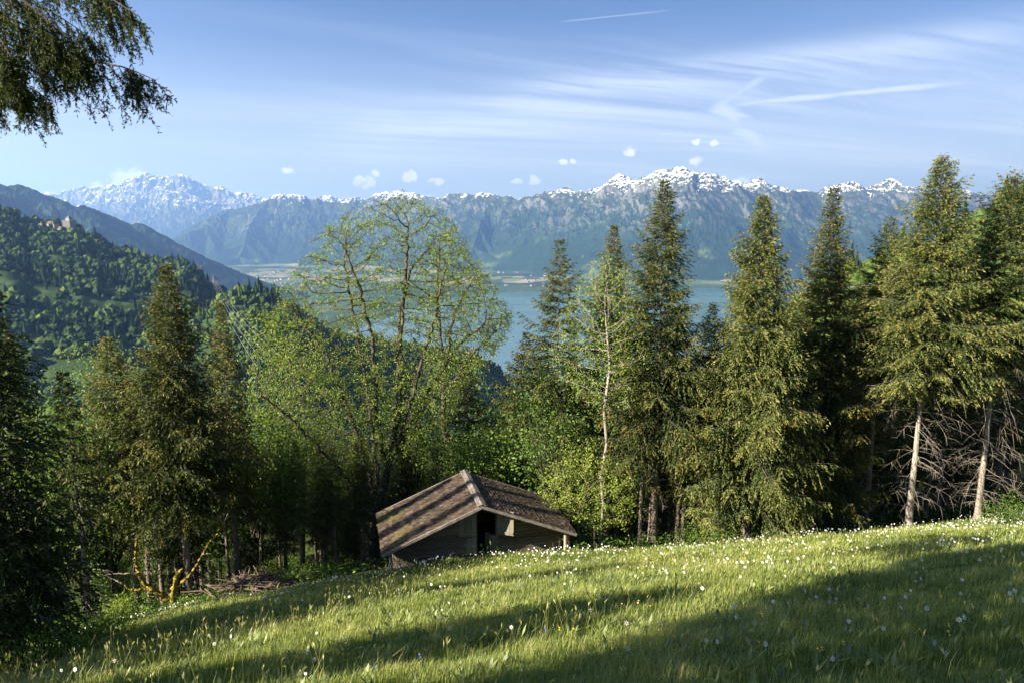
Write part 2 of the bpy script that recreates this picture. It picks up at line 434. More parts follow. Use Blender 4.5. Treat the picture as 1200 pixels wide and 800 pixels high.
# ------------------------------------------------------------------ valley floor and lake
LAKE_Z = -640.0
def valley_material():
    m, T, out = material('valley_fields')
    tc = T.new('ShaderNodeTexCoord'); v = tc.outputs['Object']
    w = T.vmath('ADD', v, T.vmath('MULTIPLY', T.comb(T.noise(v, .0006, 3), T.noise(v, .0009, 3), 0.0), (260, 260, 0)))
    vo = T.new('ShaderNodeTexVoronoi'); vo.distance = 'CHEBYCHEV'
    T.link(T.vmath('MULTIPLY', w, (1.0, .42, 0)), vo.inputs['Vector']); vo.inputs['Scale'].default_value = .0042
    s = T.sep(vo.outputs['Color'])
    c = T.ramp(s[0], [(0, (.040, .065, .025)), (.22, (.075, .105, .035)), (.42, (.13, .15, .055)), (.6, (.085, .115, .05)), (.75, (.20, .18, .10)), (.9, (.27, .235, .16))], 'CONSTANT')
    woods = T.smooth(T.noise(T.vmath('MULTIPLY', v, (.7, 1, 0)), .0009, 5, .6), .53, .58)
    c = T.mix(woods, c, (.018, .034, .014))
    # the reed belt and riverside wood behind the shore
    sp = T.sep(v)
    c = T.mix(T.math('MULTIPLY', T.smooth(sp[1], 8900, 8300), .8), c, (.030, .055, .020))
    d = T.new('ShaderNodeBsdfDiffuse'); T.link(c, d.inputs['Color']); T.link(d.outputs[0], out.inputs['Surface']); return m
def build_valley():
    xs = np.linspace(-16000, 16000, 201); ys = np.linspace(-1500, 34000, 180)
    X, Y = np.meshgrid(xs, ys)
    shore = 7350 + 130 * np.sin(X / 900) + 90 * fbm(X / 700, Y * 0, 3, 5) + 500 * sstep(-600, -2500, X) * -1 + 900 * sstep(900, 3500, X)
    Z = -654 + 18 * sstep(-60, 160, Y - shore) + np.clip(Y - 9000, 0, None) * .0012
    mb = MB()
    # rows are set denser at the shore
    ys2 = np.concatenate([np.linspace(-1500, 3300, 8), np.linspace(3400, 9400, 230), np.geomspace(9500, 34000, 60)])
    X, Y = np.meshgrid(xs, ys2)
    shore = 7350 + 130 * np.sin(X / 900) + 90 * fbm(X / 700, X * 0, 3, 5) - 3300 * sstep(-150, -1500, X) + 900 * sstep(900, 3500, X)
    Z = -654 + 18 * sstep(-60, 160, Y - shore) + np.clip(Y - 9000, 0, None) * .0012
    grid_mesh(mb, X, Y, Z)
    tag(mb.build('valley_floor', valley_material(), smooth=True), kind='structure')
    m, T, out = material('lake_water')
    tc = T.new('ShaderNodeTexCoord'); v = tc.outputs['Object']
    n = T.noise(T.vmath('MULTIPLY', v, (1, .35, 1)), .02, 6, .6)
    band = T.noise(T.vmath('MULTIPLY', v, (.4, 1, 1)), .0016, 4, .6)
    p = T.new('ShaderNodeBsdfPrincipled')
    T.link(T.ramp(band, [(.35, (.048, .105, .115)), (.65, (.070, .140, .150))]), p.inputs['Base Color'])
    T.link(T.ramp(band, [(.42, .16), (.60, .32)]), p.inputs['Roughness']); p.inputs['IOR'].default_value = 1.33
    b = T.new('ShaderNodeBump'); b.inputs['Strength'].default_value = .25; b.inputs['Distance'].default_value = 1.0
    T.link(n, b.inputs['Height']); T.link(b.outputs[0], p.inputs['Normal'])
    T.link(p.outputs[0], out.inputs['Surface'])
    X, Y = np.meshgrid(np.linspace(-9000, 14000, 24), np.linspace(-1000, 10500, 20))
    mb = MB(); grid_mesh(mb, X, Y, X * 0 + LAKE_Z); tag(mb.build('lake', m, smooth=True), kind='structure')
build_valley()

# ------------------------------------------------------------------ the mountain ranges
def mountain_material(name, snow0, snow_w, forest, rock, alp, alp_lo, alp_hi, snow_amt=1.0):
    m, T, out = material(name)
    tc = T.new('ShaderNodeTexCoord'); v = tc.outputs['Object']
    ge = T.new('ShaderNodeNewGeometry')
    z = T.sep(v)[2]; nz = T.sep(ge.outputs['Normal'])[2]
    n = T.noise(v, .0011, 8, .62); n2 = T.noise(T.vmath('MULTIPLY', v, (1, 1, .35)), .0045, 6, .65); n3 = T.noise(v, .02, 5, .6)
    fc = T.ramp(T.math('ADD', T.math('MULTIPLY', n, .5), T.math('ADD', T.math('MULTIPLY', n2, .35), T.math('MULTIPLY', n3, .15))), [(.36, tuple(a * .7 for a in forest)), (.5, forest), (.64, tuple(a * 1.7 for a in forest))])
    al = T.math('ADD', z, T.math('MULTIPLY', T.math('SUBTRACT', n, .5), 900))
    c = T.mix(T.smooth(al, alp_lo, alp_hi), fc, alp)
    meadow = T.math('MULTIPLY', T.smooth(n, .56, .64), T.smooth(nz, .70, .85))
    c = T.mix(T.math('MULTIPLY', meadow, .8), c, (.085, .115, .035))
    # bare rock where it is steep, or along torn gullies
    steep = T.smooth(T.math('ADD', nz, T.math('MULTIPLY', T.math('SUBTRACT', n2, .5), .55)), .64, .44)
    hi = T.smooth(al, alp_lo - 500, alp_hi)
    rk = T.math('MULTIPLY', steep, T.math('ADD', T.math('MULTIPLY', hi, .80), .05))
    rc = T.ramp(n3, [(.3, tuple(a * .65 for a in rock)), (.7, tuple(a * 1.2 for a in rock))])
    c = T.mix(rk, c, rc)
    sl = T.math('ADD', z, T.math('ADD', T.math('MULTIPLY', T.math('SUBTRACT', n2, .5), snow_w * 3.4), T.math('ADD', T.math('MULTIPLY', T.math('SUBTRACT', n, .5), snow_w * 2.0), T.math('MULTIPLY', T.math('SUBTRACT', n3, .5), snow_w * 1.6))))
    sn = T.math('MULTIPLY', T.smooth(sl, snow0 - snow_w * .12, snow0 + snow_w * .12), T.smooth(T.math('ADD', nz, T.math('MULTIPLY', T.math('SUBTRACT', n3, .5), 1.1)), .72, .83))
    c = T.mix(T.math('MULTIPLY', sn, snow_amt), c, (.86, .88, .90))
    d = T.new('ShaderNodeBsdfDiffuse'); T.link(c, d.inputs['Color']); T.link(d.outputs[0], out.inputs['Surface'])
    return m

def profile(pts):
    """photo skyline -> (u = X/Y, slope = Z/Y)"""
    a = np.array(pts, float); x = (a[:, 0] - 600) / FPX; y = (400 - a[:, 1]) / FPX
    f = CP + y * SP
    return x / f, (-SP + y * CP) / f

def build_range(name, pts, dist, floor, depth_f, depth_b, mat, seed, steep=0.85, rough_a=90.0, cell=15.0, rows=240, spur_len=3000, spur_gap=900, ext=True, hscale=700., fine=1.0):
    rng = rng_(seed)
    u, s = profile(pts)
    wig = lambda uu: 500 * fbm(uu * 6, uu * 0 + seed, 3, seed) * (depth_f > 2500)
    Yc = np.interp(u, [d[0] for d in dist], [d[1] for d in dist]) + wig(u)
    RX, RY, RZ = u * Yc, Yc, s * Yc
    # segments: the main ridge, spurs and their side ribs
    S = []
    for i in range(len(u) - 1): S.append((RX[i], RY[i], RZ[i], RX[i + 1], RY[i + 1], RZ[i + 1], steep))
    cum = np.concatenate([[0], np.cumsum(np.hypot(np.diff(RX), np.diff(RY)))])
    pos = np.arange(spur_gap * .3, cum[-1], spur_gap)
    for p0 in pos:
        p0 = np.clip(p0 + rng.normal(0, spur_gap * .25), 0, cum[-1])
        a = np.array([np.interp(p0, cum, RX), np.interp(p0, cum, RY), np.interp(p0, cum, RZ)])
        back = rng.random() < .2
        ln = spur_len * rng.uniform(.6, 1.15); n = 6
        ang = rng.normal(-.25, .45) + (np.pi if back else 0)
        q = a.copy(); hh = a[2] - floor; prev = a.copy()
        for k in range(1, n + 1):
            ang += rng.normal(0, .16)
            f = k / n
            q = prev + np.array([math.sin(ang), -math.cos(ang), 0]) * ln / n
            q[2] = floor + hh * ((1 - f) ** 1.15 * .93 + .02) + rng.normal(0, .018) * hh
            S.append((*prev, *q, steep * .95))
            if 1 <= k < n:
                for sg in (-1, 1):
                    if rng.random() < .8:
                        a2 = ang + sg * rng.uniform(.7, 1.15); l2 = ln * rng.uniform(.16, .34) * (1 - .4 * f)
                        e = q + np.array([math.sin(a2), -math.cos(a2), 0]) * l2; e[2] = floor + (q[2] - floor) * rng.uniform(.38, .62)
                        S.append((*q, *e, steep * 1.05))
            prev = q.copy()
    u0, u1 = u[0], u[-1]; ym = Yc.mean()
    nc = int((u1 - u0) * ym / cell)
    U = np.linspace(u0, u1, nc)
    v = np.linspace(0, 1, rows)
    yc = np.interp(U, u, Yc)
    off = np.where(v < .82, -depth_f + depth_f * (v / .82), depth_b * (v - .82) / .18)
    Yg = yc[None] + off[:, None]; Xg = U[None] * Yg
    H = np.full(Yg.shape, floor - 60.0)
    for (x0, y0, z0, x1, y1, z1, k) in S:
        reach = (max(z0, z1) - floor) / k * 1.15 + 150
        lo = min(x0 / max(y0, 1), x1 / max(y1, 1)); hi = max(x0 / y0, x1 / y1)
        yl = max(min(y0, y1) - reach, 3000)
        c0 = np.searchsorted(U, lo - reach / yl); c1 = np.searchsorted(U, hi + reach / yl)
        if c1 <= c0: continue
        X = Xg[:, c0:c1]; Y = Yg[:, c0:c1]
        dx, dy = x1 - x0, y1 - y0; L2 = dx * dx + dy * dy + 1e-6
        t = np.clip(((X - x0) * dx + (Y - y0) * dy) / L2, 0, 1)
        dd = np.sqrt((X - x0 - t * dx) ** 2 + (Y - y0 - t * dy) ** 2)
        z = z0 + t * (z1 - z0)
        h = z - k * dd * (1 - .28 * np.clip(dd / (reach), 0, 1))
        np.maximum(H[:, c0:c1], h, out=H[:, c0:c1])
    rel = np.clip((H - floor) / 1500, 0, 1)
    wx = Xg + 220 * fbm(Xg / 1500, Yg / 1500, 3, seed + 40); wy = Yg + 220 * fbm(Xg / 1500 + 7, Yg / 1500, 3, seed + 50)
    dist_r = np.abs(off)[:, None] / 600
    damp = np.clip(.25 + dist_r, 0, 1)                     # the skyline itself keeps the drawn profile
    N = ridged(wx / hscale, wy / hscale, 6, seed + 3, .52)
    N2 = fbm(Xg / 160, Yg / 160, 4, seed + 9, .55)
    H = H + rough_a * .42 * fine * (ridged(wx / (hscale * .33) + 3, wy / (hscale * .5), 4, seed + 23, .55) - .3) * np.clip(rel * 2.2, 0, 1) * (.35 + .65 * damp)
    H = H + rough_a * (N - .35) * np.clip(rel * 2.2, 0, 1) * damp + rough_a * .30 * fine * N2 * np.clip(rel * 2, 0, 1) * (.45 + .55 * damp)
    H = floor + np.log1p(np.exp(np.clip((H - floor) / 70, -20, 40))) * 70 - 40   # soft foot, like debris fans
    mb = MB(); grid_mesh(mb, Xg, Yg, H)
    return tag(mb.build(name, mat, smooth=False), kind='structure')

P_DENTS = [(20, 236), (55, 226), (75, 228), (90, 219), (105, 220), (120, 218), (135, 216), (143, 217), (150, 211), (154, 208), (160, 206.5), (166, 207), (170, 204), (175, 203.5), (179, 205.5), (184, 206), (189, 205.5), (195, 207), (199, 206), (204, 206.5), (208, 205), (214, 203.5), (218, 206), (222, 210), (231, 214), (240, 217), (247, 221), (253, 218.5), (259, 218), (265, 223), (275, 226), (287, 226), (300, 230), (320, 235), (345, 233), (370, 232), (386, 229), (400, 233), (420, 232), (450, 238)]
P_MID = [(170, 302), (188, 290), (205, 276), (220, 267), (237, 258), (250, 251), (262, 246), (275, 244), (287, 242), (300, 238), (310, 236), (316, 232), (322, 229), (327, 228), (331, 227), (338, 229), (345, 228), (351, 227), (357, 229), (363, 232), (372, 232), (380, 235), (390, 235), (400, 237), (408, 236), (417, 233), (423, 234), (430, 232), (436, 229), (440, 226), (446, 227), (452, 224), (459, 226), (465, 223), (474, 226), (480, 226), (488, 227), (497, 230), (507, 230), (517, 233), (522, 229), (527, 227), (538, 228), (547, 226), (556, 229), (560, 227), (566, 225), (573, 227), (580, 227), (590, 231), (597, 229), (602, 233), (615, 229), (624, 228), (630, 225), (635, 226), (640, 223), (647, 222), (652, 221), (656, 218), (661, 216), (666, 219), (671, 225), (678, 224), (686, 225), (693, 222), (700, 219), (708, 216), (714, 213), (719, 208), (725, 203), (731, 205), (737, 208), (742, 211), (747, 211), (753, 208), (760, 207), (764, 203), (769, 200), (774, 200), (780, 198), (786, 197), (793, 196), (799, 195.5), (804, 197), (809, 200), (815, 203), (820, 203), (826, 202), (832, 204), (837, 203), (842, 204), (847, 207), (852, 212), (860, 214), (868, 213), (873, 215), (878, 216), (883, 211), (888, 209), (893, 210), (898, 213), (904, 219), (909, 218), (914, 219), (923, 220), (932, 223), (945, 223), (958, 225), (966, 220), (976, 216), (985, 214), (994, 213), (1001, 211), (1004, 215), (1008, 219), (1016, 218), (1025, 217), (1034, 214), (1043, 210.5), (1047, 210), (1050, 215), (1054, 220), (1064, 219), (1075, 217), (1082, 221), (1090, 223), (1104, 222), (1115, 224), (1127, 221), (1138, 223), (1150, 226), (1160, 227), (1172, 231), (1190, 238), (1230, 250), (1300, 262)]
P_DOME = [(835, 222), (848, 215), (856, 212), (864, 210.5), (872, 213), (880, 219), (900, 224), (925, 223), (940, 221), (950, 224), (960, 230), (990, 240)]
P_LEFT = [(-90, 190), (-60, 198), (-30, 205), (0, 211), (8, 214), (15, 213), (22, 213), (30, 216), (35, 219), (50, 225), (62, 229), (75, 234), (90, 238), (107, 241), (120, 246), (135, 251), (145, 256), (152, 261), (158, 259), (163, 259), (172, 263), (185, 270), (193, 279), (200, 287), (212, 297), (225, 307), (237, 315), (250, 326), (262, 336), (280, 352), (300, 372), (330, 402), (365, 440)]
m_dents = mountain_material('far_massif', 980, 380, (.02, .03, .018), (.17, .17, .17), (.05, .055, .03), 100, 700)
m_mid = mountain_material('lakeside_range', 800, 230, (.014, .028, .011), (.165, .16, .155), (.036, .044, .022), 250, 800)
m_left = mountain_material('dark_ridge', 2600, 100, (.014, .026, .013), (.12, .12, .12), (.03, .04, .02), 500, 900)
build_range('mountain_range', P_DENTS, [(-.75, 25000), (.2, 27500)], -560, 9000, 2500, m_dents, 5, steep=.8, rough_a=120, cell=26, rows=170, spur_len=5200, spur_gap=1500, hscale=1700, fine=1.6)
build_range('mountain_range', P_DOME, [(.2, 19000), (.6, 19000)], -560, 5000, 1500, mountain_material('snow_dome', 500, 200, (.03, .05, .025), (.3, .3, .3), (.09, .1, .05), 100, 500), 6, steep=.7, rough_a=60, cell=25, rows=90, spur_len=2500, spur_gap=1500)
build_range('mountain_range', P_MID, [(-.53, 16500), (-.2, 16500), (.05, 13800), (.27, 12200), (.5, 13500), (.9, 15000)], -632, 4700, 1400, m_mid, 11, steep=.95, rough_a=105, cell=12.5, rows=300, spur_len=3300, spur_gap=950, hscale=1300, fine=.8)
build_range('mountain_range', P_LEFT, [(-.9, 5200), (-.45, 7000), (-.3, 7600)], -640, 3000, 900, m_left, 23, steep=.72, rough_a=70, cell=12, rows=160, spur_len=2300, spur_gap=650, hscale=600, fine=.9)

# ------------------------------------------------------------------ the wooded hill with the castle (left), the headland, the green slope (right)
class Hill:
    def __init__(s, pts, dist, foot, seed, amp=10.0, curve=1.0, back=250.0):
        s.u, s.s = profile(pts); s.dist = dist; s.foot = foot; s.seed = seed; s.amp = amp; s.curve = curve; s.back = back
    def crest(s, U):
        Yc = np.interp(U, [d[0] for d in s.dist], [d[1] for d in s.dist]); return Yc, np.interp(U, s.u, s.s) * Yc
    def z(s, X, Y):
        U = X / Y; Yc, Zc = s.crest(U)
        Yf = np.interp(U, [d[0] for d in s.foot], [d[1] for d in s.foot]); Zf = np.interp(U, [d[0] for d in s.foot], [d[2] for d in s.foot])
        f = (Y - Yf) / (Yc - Yf)
        zi = Zf + (Zc - Zf) * np.clip(f, -.3, 1) ** s.curve if s.curve == 1 else Zf + (Zc - Zf) * np.sign(f) * np.abs(np.clip(f, -.3, 1)) ** s.curve
        zb = Zc - (Y - Yc) * .35
        z = np.where(f < 1, zi, zb)
        return z + s.amp * fbm(X / (s.back * .5), Y / (s.back * .5), 4, s.seed) * np.clip(np.abs(f - 1) * 6, 0.0, 1)
    def build(s, name, mat, u0, u1, y0f, nc=260, nr=150):
        U = np.linspace(u0, u1, nc); Yc, _ = s.crest(U)
        Yf = np.interp(U, [d[0] for d in s.foot], [d[1] for d in s.foot])
        v = np.linspace(0, 1, nr)[:, None]
        y = np.where(v < .85, (Yf * y0f)[None] + (Yc - Yf * y0f)[None] * v / .85, Yc[None] + s.back * (v - .85) / .15)
        X = U[None] * y
        mb = MB(); grid_mesh(mb, X, y, s.z(X, y)); return tag(mb.build(name, mat, smooth=True), kind='structure')
m_hill = rough('wooded_hill_floor', [(.35, (.020, .034, .014)), (.55, (.034, .056, .020)), (.7, (.050, .076, .027))], .012, detail=7, rgh=1, spec=0)
m_slope = rough('green_slope', [(.30, (.035, .055, .015)), (.5, (.085, .125, .026)), (.7, (.13, .175, .04))], .03, detail=7, rgh=1, spec=0)
P_HILL = [(-120, 222), (-60, 232), (0, 246), (15, 251), (25, 259), (50, 262), (87, 266), (100, 273), (120, 281), (137, 292), (160, 299), (175, 304), (200, 306), (215, 308), (230, 318), (240, 328), (250, 338), (262, 346), (275, 358), (290, 372), (320, 392), (350, 408)]
hillC = Hill(P_HILL, [(-1.0, 1700), (-.62, 1900), (-.42, 1750), (-.3, 1500)], [(-1.0, 800, -260), (-.6, 850, -250), (-.45, 800, -240), (-.3, 700, -240)], 31, 14, .85, 300)
hillC.build('hill', m_hill, -.98, -.30, .8)
P_KNOB = [(236, 372), (255, 357), (268, 347), (280, 341), (300, 338), (318, 343), (335, 354), (350, 364), (372, 376), (400, 392), (430, 400), (470, 404), (500, 404), (530, 409), (560, 417), (580, 428), (592, 441), (602, 454), (615, 470)]
hillK = Hill(P_KNOB, [(-.46, 1150), (-.3, 1300), (-.1, 1600), (.05, 1800)], [(-.5, 620, -225), (-.3, 700, -260), (0, 900, -330)], 37, 9, .9, 200)
hillK.build('hill', m_hill, -.46, .025, .8)
P_RIGHT = [(800, 470), (830, 440), (860, 412), (900, 380), (930, 356), (955, 336), (965, 330), (976, 324), (995, 315), (1017, 304), (1040, 297), (1070, 288), (1100, 277), (1134, 264), (1145, 256), (1160, 252), (1171, 246), (1185, 236), (1200, 228), (1240, 208), (1320, 180), (1400, 150)]
hillR = Hill(P_RIGHT, [(.2, 700), (.42, 620), (.6, 520), (1.0, 430)], [(.2, 220, -90), (.42, 170, -66), (.7, 150, -50), (1.0, 130, -40)], 43, 3, .95, 120)
hillR.build('hill', m_slope, .262, .99, .7)

# crowns of far woods: many small faceted crowns
def ico():
    t = (1 + 5 ** .5) / 2
    v = np.array([(-1, t, 0), (1, t, 0), (-1, -t, 0), (1, -t, 0), (0, -1, t), (0, 1, t), (0, -1, -t), (0, 1, -t), (t, 0, -1), (t, 0, 1), (-t, 0, -1), (-t, 0, 1)], float)
    f = np.array([(0, 11, 5), (0, 5, 1), (0, 1, 7), (0, 7, 10), (0, 10, 11), (1, 5, 9), (5, 11, 4), (11, 10, 2), (10, 7, 6), (7, 1, 8), (3, 9, 4), (3, 4, 2), (3, 2, 6), (3, 6, 8), (3, 8, 9), (4, 9, 5), (2, 4, 11), (6, 2, 10), (8, 6, 7), (9, 8, 1)])
    v = unit(v)
    ed = {}; V = [tuple(a) for a in v]; F = []
    def mid(a, b):
        k = (min(a, b), max(a, b))
        if k not in ed: ed[k] = len(V); V.append(tuple(unit((np.array(V[a]) + np.array(V[b])) / 2)))
        return ed[k]
    for a, b, c in f:
        x, y, z = mid(a, b), mid(b, c), mid(c, a); F += [(a, x, z), (x, b, y), (z, y, c), (x, y, z)]
    return np.array(V), np.array(F)
ICOV, ICOF = ico()
def far_crowns(mb, P, Wd, Ht, conifer, tint, rng, leafy=0):
    """P (n,3) feet; one lumpy crown each, and loose leaf faces that break its outline"""
    n = len(P)
    nz = 1 + rng.normal(0, .20, (n, len(ICOV), 1))
    V = ICOV[None] * nz
    zt = (ICOV[None, :, 2] + 1) / 2
    taper = np.where(conifer[:, None], np.clip(1.25 - 1.22 * zt, .04, 1), .75 + .45 * np.sin(np.pi * np.clip(zt, 0, 1)) * .7)
    V = V * np.stack([taper * Wd[:, None] / 2, taper * Wd[:, None] / 2, np.broadcast_to(Ht[:, None] / 2, taper.shape)], -1)
    V = V + P[:, None] + np.stack([P[:, 0] * 0, P[:, 0] * 0, Ht * .5], -1)[:, None]
    F = (np.arange(n) * len(ICOV))[:, None, None] + ICOF[None]
    tt = np.clip(tint[:, None] - .06 + rng.normal(0, .09, (n, len(ICOF))), 0, 1)
    mb.add(V.reshape(-1, 3), F.reshape(-1, 3), tt.ravel())
    if leafy:
        idx = rng.integers(0, len(ICOV), (n, leafy))
        B = V[np.arange(n)[:, None], idx].reshape(-1, 3)
        D = unit(rng.normal(size=B.shape) + [0, 0, .3]); Sx = unit(np.cross(D, rng.normal(size=B.shape)))
        L = np.repeat(Wd, leafy) * rng.uniform(.07, .17, len(B))
        diamonds(mb, B - D * L[:, None] * .4, D, Sx, L, L * .7, np.clip(np.repeat(tint, leafy) + rng.normal(.06, .12, len(B)), 0, 1))
def wood_on(h, name, u0, u1, f0, f1, n, seed, wmin, wmax, p_con, leafy, clear=None, tint0=.42):
    rng = rng_(seed)
    U = rng.uniform(u0, u1, n); Yc, _ = h.crest(U)
    Yf = np.interp(U, [d[0] for d in h.foot], [d[1] for d in h.foot])
    Y = Yf + (Yc - Yf) * rng.uniform(f0, f1, n)
    X = U * Y; keep = fbm(X / 210, Y / 150, 3, seed) > -.42
    if clear is not None: keep &= clear(X, Y)
    X, Y = X[keep], Y[keep]; Z = h.z(X, Y); k = len(X)
    con = (perlin(X / 120, Y / 120, seed + 5) + rng.normal(0, .3, k)) > p_con
    W = (wmin + (wmax - wmin) * rng.random(k) ** 1.6 * rng.choice([.5, 1.0, 1.35], k, p=[.3, .5, .2])) * np.where(con, .62, 1); H = W * np.where(con, rng.uniform(2.2, 3.4, k), rng.uniform(.9, 1.35, k))
    tint = np.clip(np.where(con, .15, tint0) + rng.normal(0, .13, k) + .25 * perlin(X / 90, Y / 90, seed + 8), 0, 1)
    mb = MB(); far_crowns(mb, np.stack([X, Y, Z - 1], 1), W, H, con, tint, rng, leafy)
    return tag(mb.build(name, M['wood_far']), kind='stuff')
wood_on(hillC, 'far_wood', -.97, -.30, .02, 1.03, 9500, 51, 6, 17, .33, 56, tint0=.50)
wood_on(hillK, 'far_wood', -.46, .02, .15, 1.03, 4200, 53, 5, 13, .20, 48, tint0=.45)
wood_on(hillR, 'far_wood', .27, .98, .3, 1.03, 900, 57, 6, 12, .15, 50, clear=lambda X, Y: fbm(X / 60, Y / 45, 3, 77) > .12, tint0=.55)
# ------------------------------------------------------------------ conifers
def spruce(label, base, H, cb, Rr, seed, mat='spruce', bark='bark', dens=15.0, droop=.5, gold=.5, prof=.94, dead=5.0, dead_len=1.5, spray=1.0, lean=(0, 0), group=None, trunk_r=None, name='spruce_tree', gap=0.25, dead_low=.05, up=.5, sector=None, skirt=None, slim=0.0):
    """one spruce: an Empty at its foot > trunk (with limbs), crown, bare_branches"""
    rng = rng_(seed)
    root = empty(name, base, 0, label, 'tree', group)
    tr = trunk_r or (.012 * H + .03)
    zc = cb * H
    def axis(z):
        z = np.asarray(z, float); k = z / H
        return np.stack([lean[0] * z + .05 * np.sin(k * 7 + seed) * k, lean[1] * z + .05 * np.cos(k * 6 + seed) * k, z], -1)
    tb = MB()
    zs = np.concatenate([[-.5, 0, .15, .5], np.linspace(1.0, H, 18)])
    tr *= .86; rr = tr * np.clip(1 - zs / H, .005, 1) ** 1.45; rr[:4] *= [1.6, 1.45, 1.25, 1.08]
    tube(tb, axis(zs), rr, 10, .5, .05, rng)
    # limbs that carry needles
    zz, ww_, ss_ = [], [], []
    zcur = zc; kf = 15.0 / dens                            # whorls of limbs, closer together near the top, with small limbs between them
    while zcur < H * .985:
        ff = (zcur - zc) / (H - zc); gapz = (.50 - .31 * ff) * kf
        n1 = int(rng.integers(7, 10)); w1 = rng.uniform(.82, 1.12)
        zz += list(zcur + rng.normal(0, .05, n1)); ww_ += [w1] * n1
        n2 = int(rng.integers(3, 6)); zz += list(zcur + rng.uniform(.15, .85, n2) * gapz); ww_ += list(rng.uniform(.45, .8, n2))
        zcur += gapz
    z = np.clip(np.array(zz), zc, H * .985); ww_ = np.array(ww_); nb = len(z)
    f = (z - zc) / (H - zc)
    az = np.arange(nb) * 2.399 + rng.normal(0, .35, nb)
    shape = (1 - f) ** prof * np.clip(.62 + f * 2.2, 0, 1) + .012
    if slim: shape = shape * (1 - slim * sstep(.45, .0, f))
    shape = shape * ww_
    irr = 1 + gap * perlin(az * 1.3 + seed, f * 7 + seed, seed) * 1.3
    L = Rr * shape * rng.uniform(.84, 1.10, nb) * irr
    if sector is not None:                                # a side where the crown is thin
        dd = np.abs((az - sector[0] + np.pi) % (2 * np.pi) - np.pi); L = L * np.where(dd < sector[1], sector[2], 1)
    L = np.maximum(L, .10)
    pitch = np.interp(f, [0, .3, .7, 1], [-.30 * droop - .05, -.06, .22 + .2 * up, .85]) + rng.normal(0, .09, nb)
    sag = droop * np.interp(f, [0, .5, .8, 1], [.36, .22, .08, .0]) * rng.uniform(.6, 1.3, nb)
    dirh = np.stack([np.cos(az), np.sin(az), az * 0], -1)
    P0 = axis(z)
    def limb(i, s):
        l = L[i]
        return P0[i] + dirh[i] * (l * s * np.cos(pitch[i] * .6))[:, None] + np.stack([s * 0, s * 0, l * (np.tan(pitch[i]) * s - sag[i] * s ** 1.3 + (sag[i] * .60 + .13) * s ** 3.2)], -1)
    ii = np.arange(nb); lm0 = len(tb.m)
    for k in range(4):
        s0, s1 = k / 4 * np.ones(nb), (k + 1) / 4 * np.ones(nb)
        r0 = np.clip(.011 * L + .004, .004, .05)
        segs(tb, limb(ii, s0), limb(ii, s1), r0 * (1 - k / 4.4), r0 * (1 - (k + 1) / 4.4), 3)
    for a_ in tb.m[lm0:]: a_[:] = 2
    # branchlets
    sp = .10
    cnt = np.maximum(3, np.ceil(L / sp)).astype(int)
    bi = np.repeat(ii, cnt); o = np.arange(len(bi)) - np.repeat(np.cumsum(cnt) - cnt, cnt)
    s = np.clip((o + rng.random(len(bi))) / cnt[bi], .0, 1); s = .10 + .90 * s
    side = np.where(o % 2 == 0, 1., -1.)
    B0 = limb(bi, s)
    l = np.clip(.46 * L[bi] * (1.05 - s) ** .75 + .10, .08, 1.0) * rng.uniform(.55, 1.15, len(bi))
    lat = np.stack([-dirh[bi, 1], dirh[bi, 0], s * 0], -1) * side[:, None]
    hang = (rng.uniform(.15, 1.25, len(bi)) * droop * np.clip(1.2 - 1.25 * f[bi], .05, 1.1))
    bd = unit(dirh[bi] * rng.uniform(.45, .95, (len(bi), 1)) + lat * rng.uniform(.35, .9, (len(bi), 1)) + np.stack([s * 0, s * 0, .25 * f[bi] - hang], -1))
    # sprays of needles along the branchlets
    c2 = np.maximum(2, np.ceil(l / (.030 / spray ** .5))).astype(int)
    si = np.repeat(np.arange(len(bi)), c2); o2 = np.arange(len(si)) - np.repeat(np.cumsum(c2) - c2, c2)
    qq = (o2 + rng.random(len(si))) / c2[si]
    P = B0[si] + bd[si] * (l[si] * qq)[:, None] - np.stack([qq * 0, qq * 0, .55 * droop * l[si] * qq ** 2], -1)
    jit = rng.normal(0, 1, (len(si), 3))
    D = unit(bd[si] + jit * .42 + [0, 0, -.25 * droop]); S = unit(np.cross(D, rng.normal(size=D.shape)))
    ln = rng.uniform(.085, .165, len(si)) * (1.15 - .50 * f[bi[si]]); wd = rng.uniform(.034, .056, len(si))
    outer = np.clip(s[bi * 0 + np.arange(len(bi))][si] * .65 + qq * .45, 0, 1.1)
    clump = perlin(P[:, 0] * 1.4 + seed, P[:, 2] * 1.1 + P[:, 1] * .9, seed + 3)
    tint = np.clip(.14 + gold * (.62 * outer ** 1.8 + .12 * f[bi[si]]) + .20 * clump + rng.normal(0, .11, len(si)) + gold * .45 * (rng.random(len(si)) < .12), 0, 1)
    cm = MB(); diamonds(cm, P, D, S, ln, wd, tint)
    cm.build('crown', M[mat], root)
    # bare dead branches below the crown
    if dead > 0:
        nd = int(dead * max(zc - dead_low * H, .5) + dead * .06 * (H - zc)); db = tb; m0 = len(tb.m)
        zd = rng.uniform(dead_low * H, zc + .12 * (H - zc), nd); ad = rng.uniform(0, 2 * np.pi, nd)
        ld = dead_len * rng.uniform(.35, 1.15, nd) * np.clip(.45 + zd / max(zc, .1) * .7, .4, 1.1)
        dh = np.stack([np.cos(ad), np.sin(ad), ad * 0], -1); A = axis(zd); pt = rng.uniform(-.22, .30, nd); cv = rng.uniform(-.5, -.1, nd)
        pts = [A + dh * (ld * t)[:, None] + np.stack([ad * 0, ad * 0, ld * (pt * t + cv * t * t)], -1) + rng.normal(0, .02, (nd, 3)) * t for t in np.linspace(0, 1, 5)]
        for k in range(4): segs(db, pts[k], pts[k + 1], .0125 * (1 - k / 4.6), .0125 * (1 - (k + 1) / 4.6), 3)
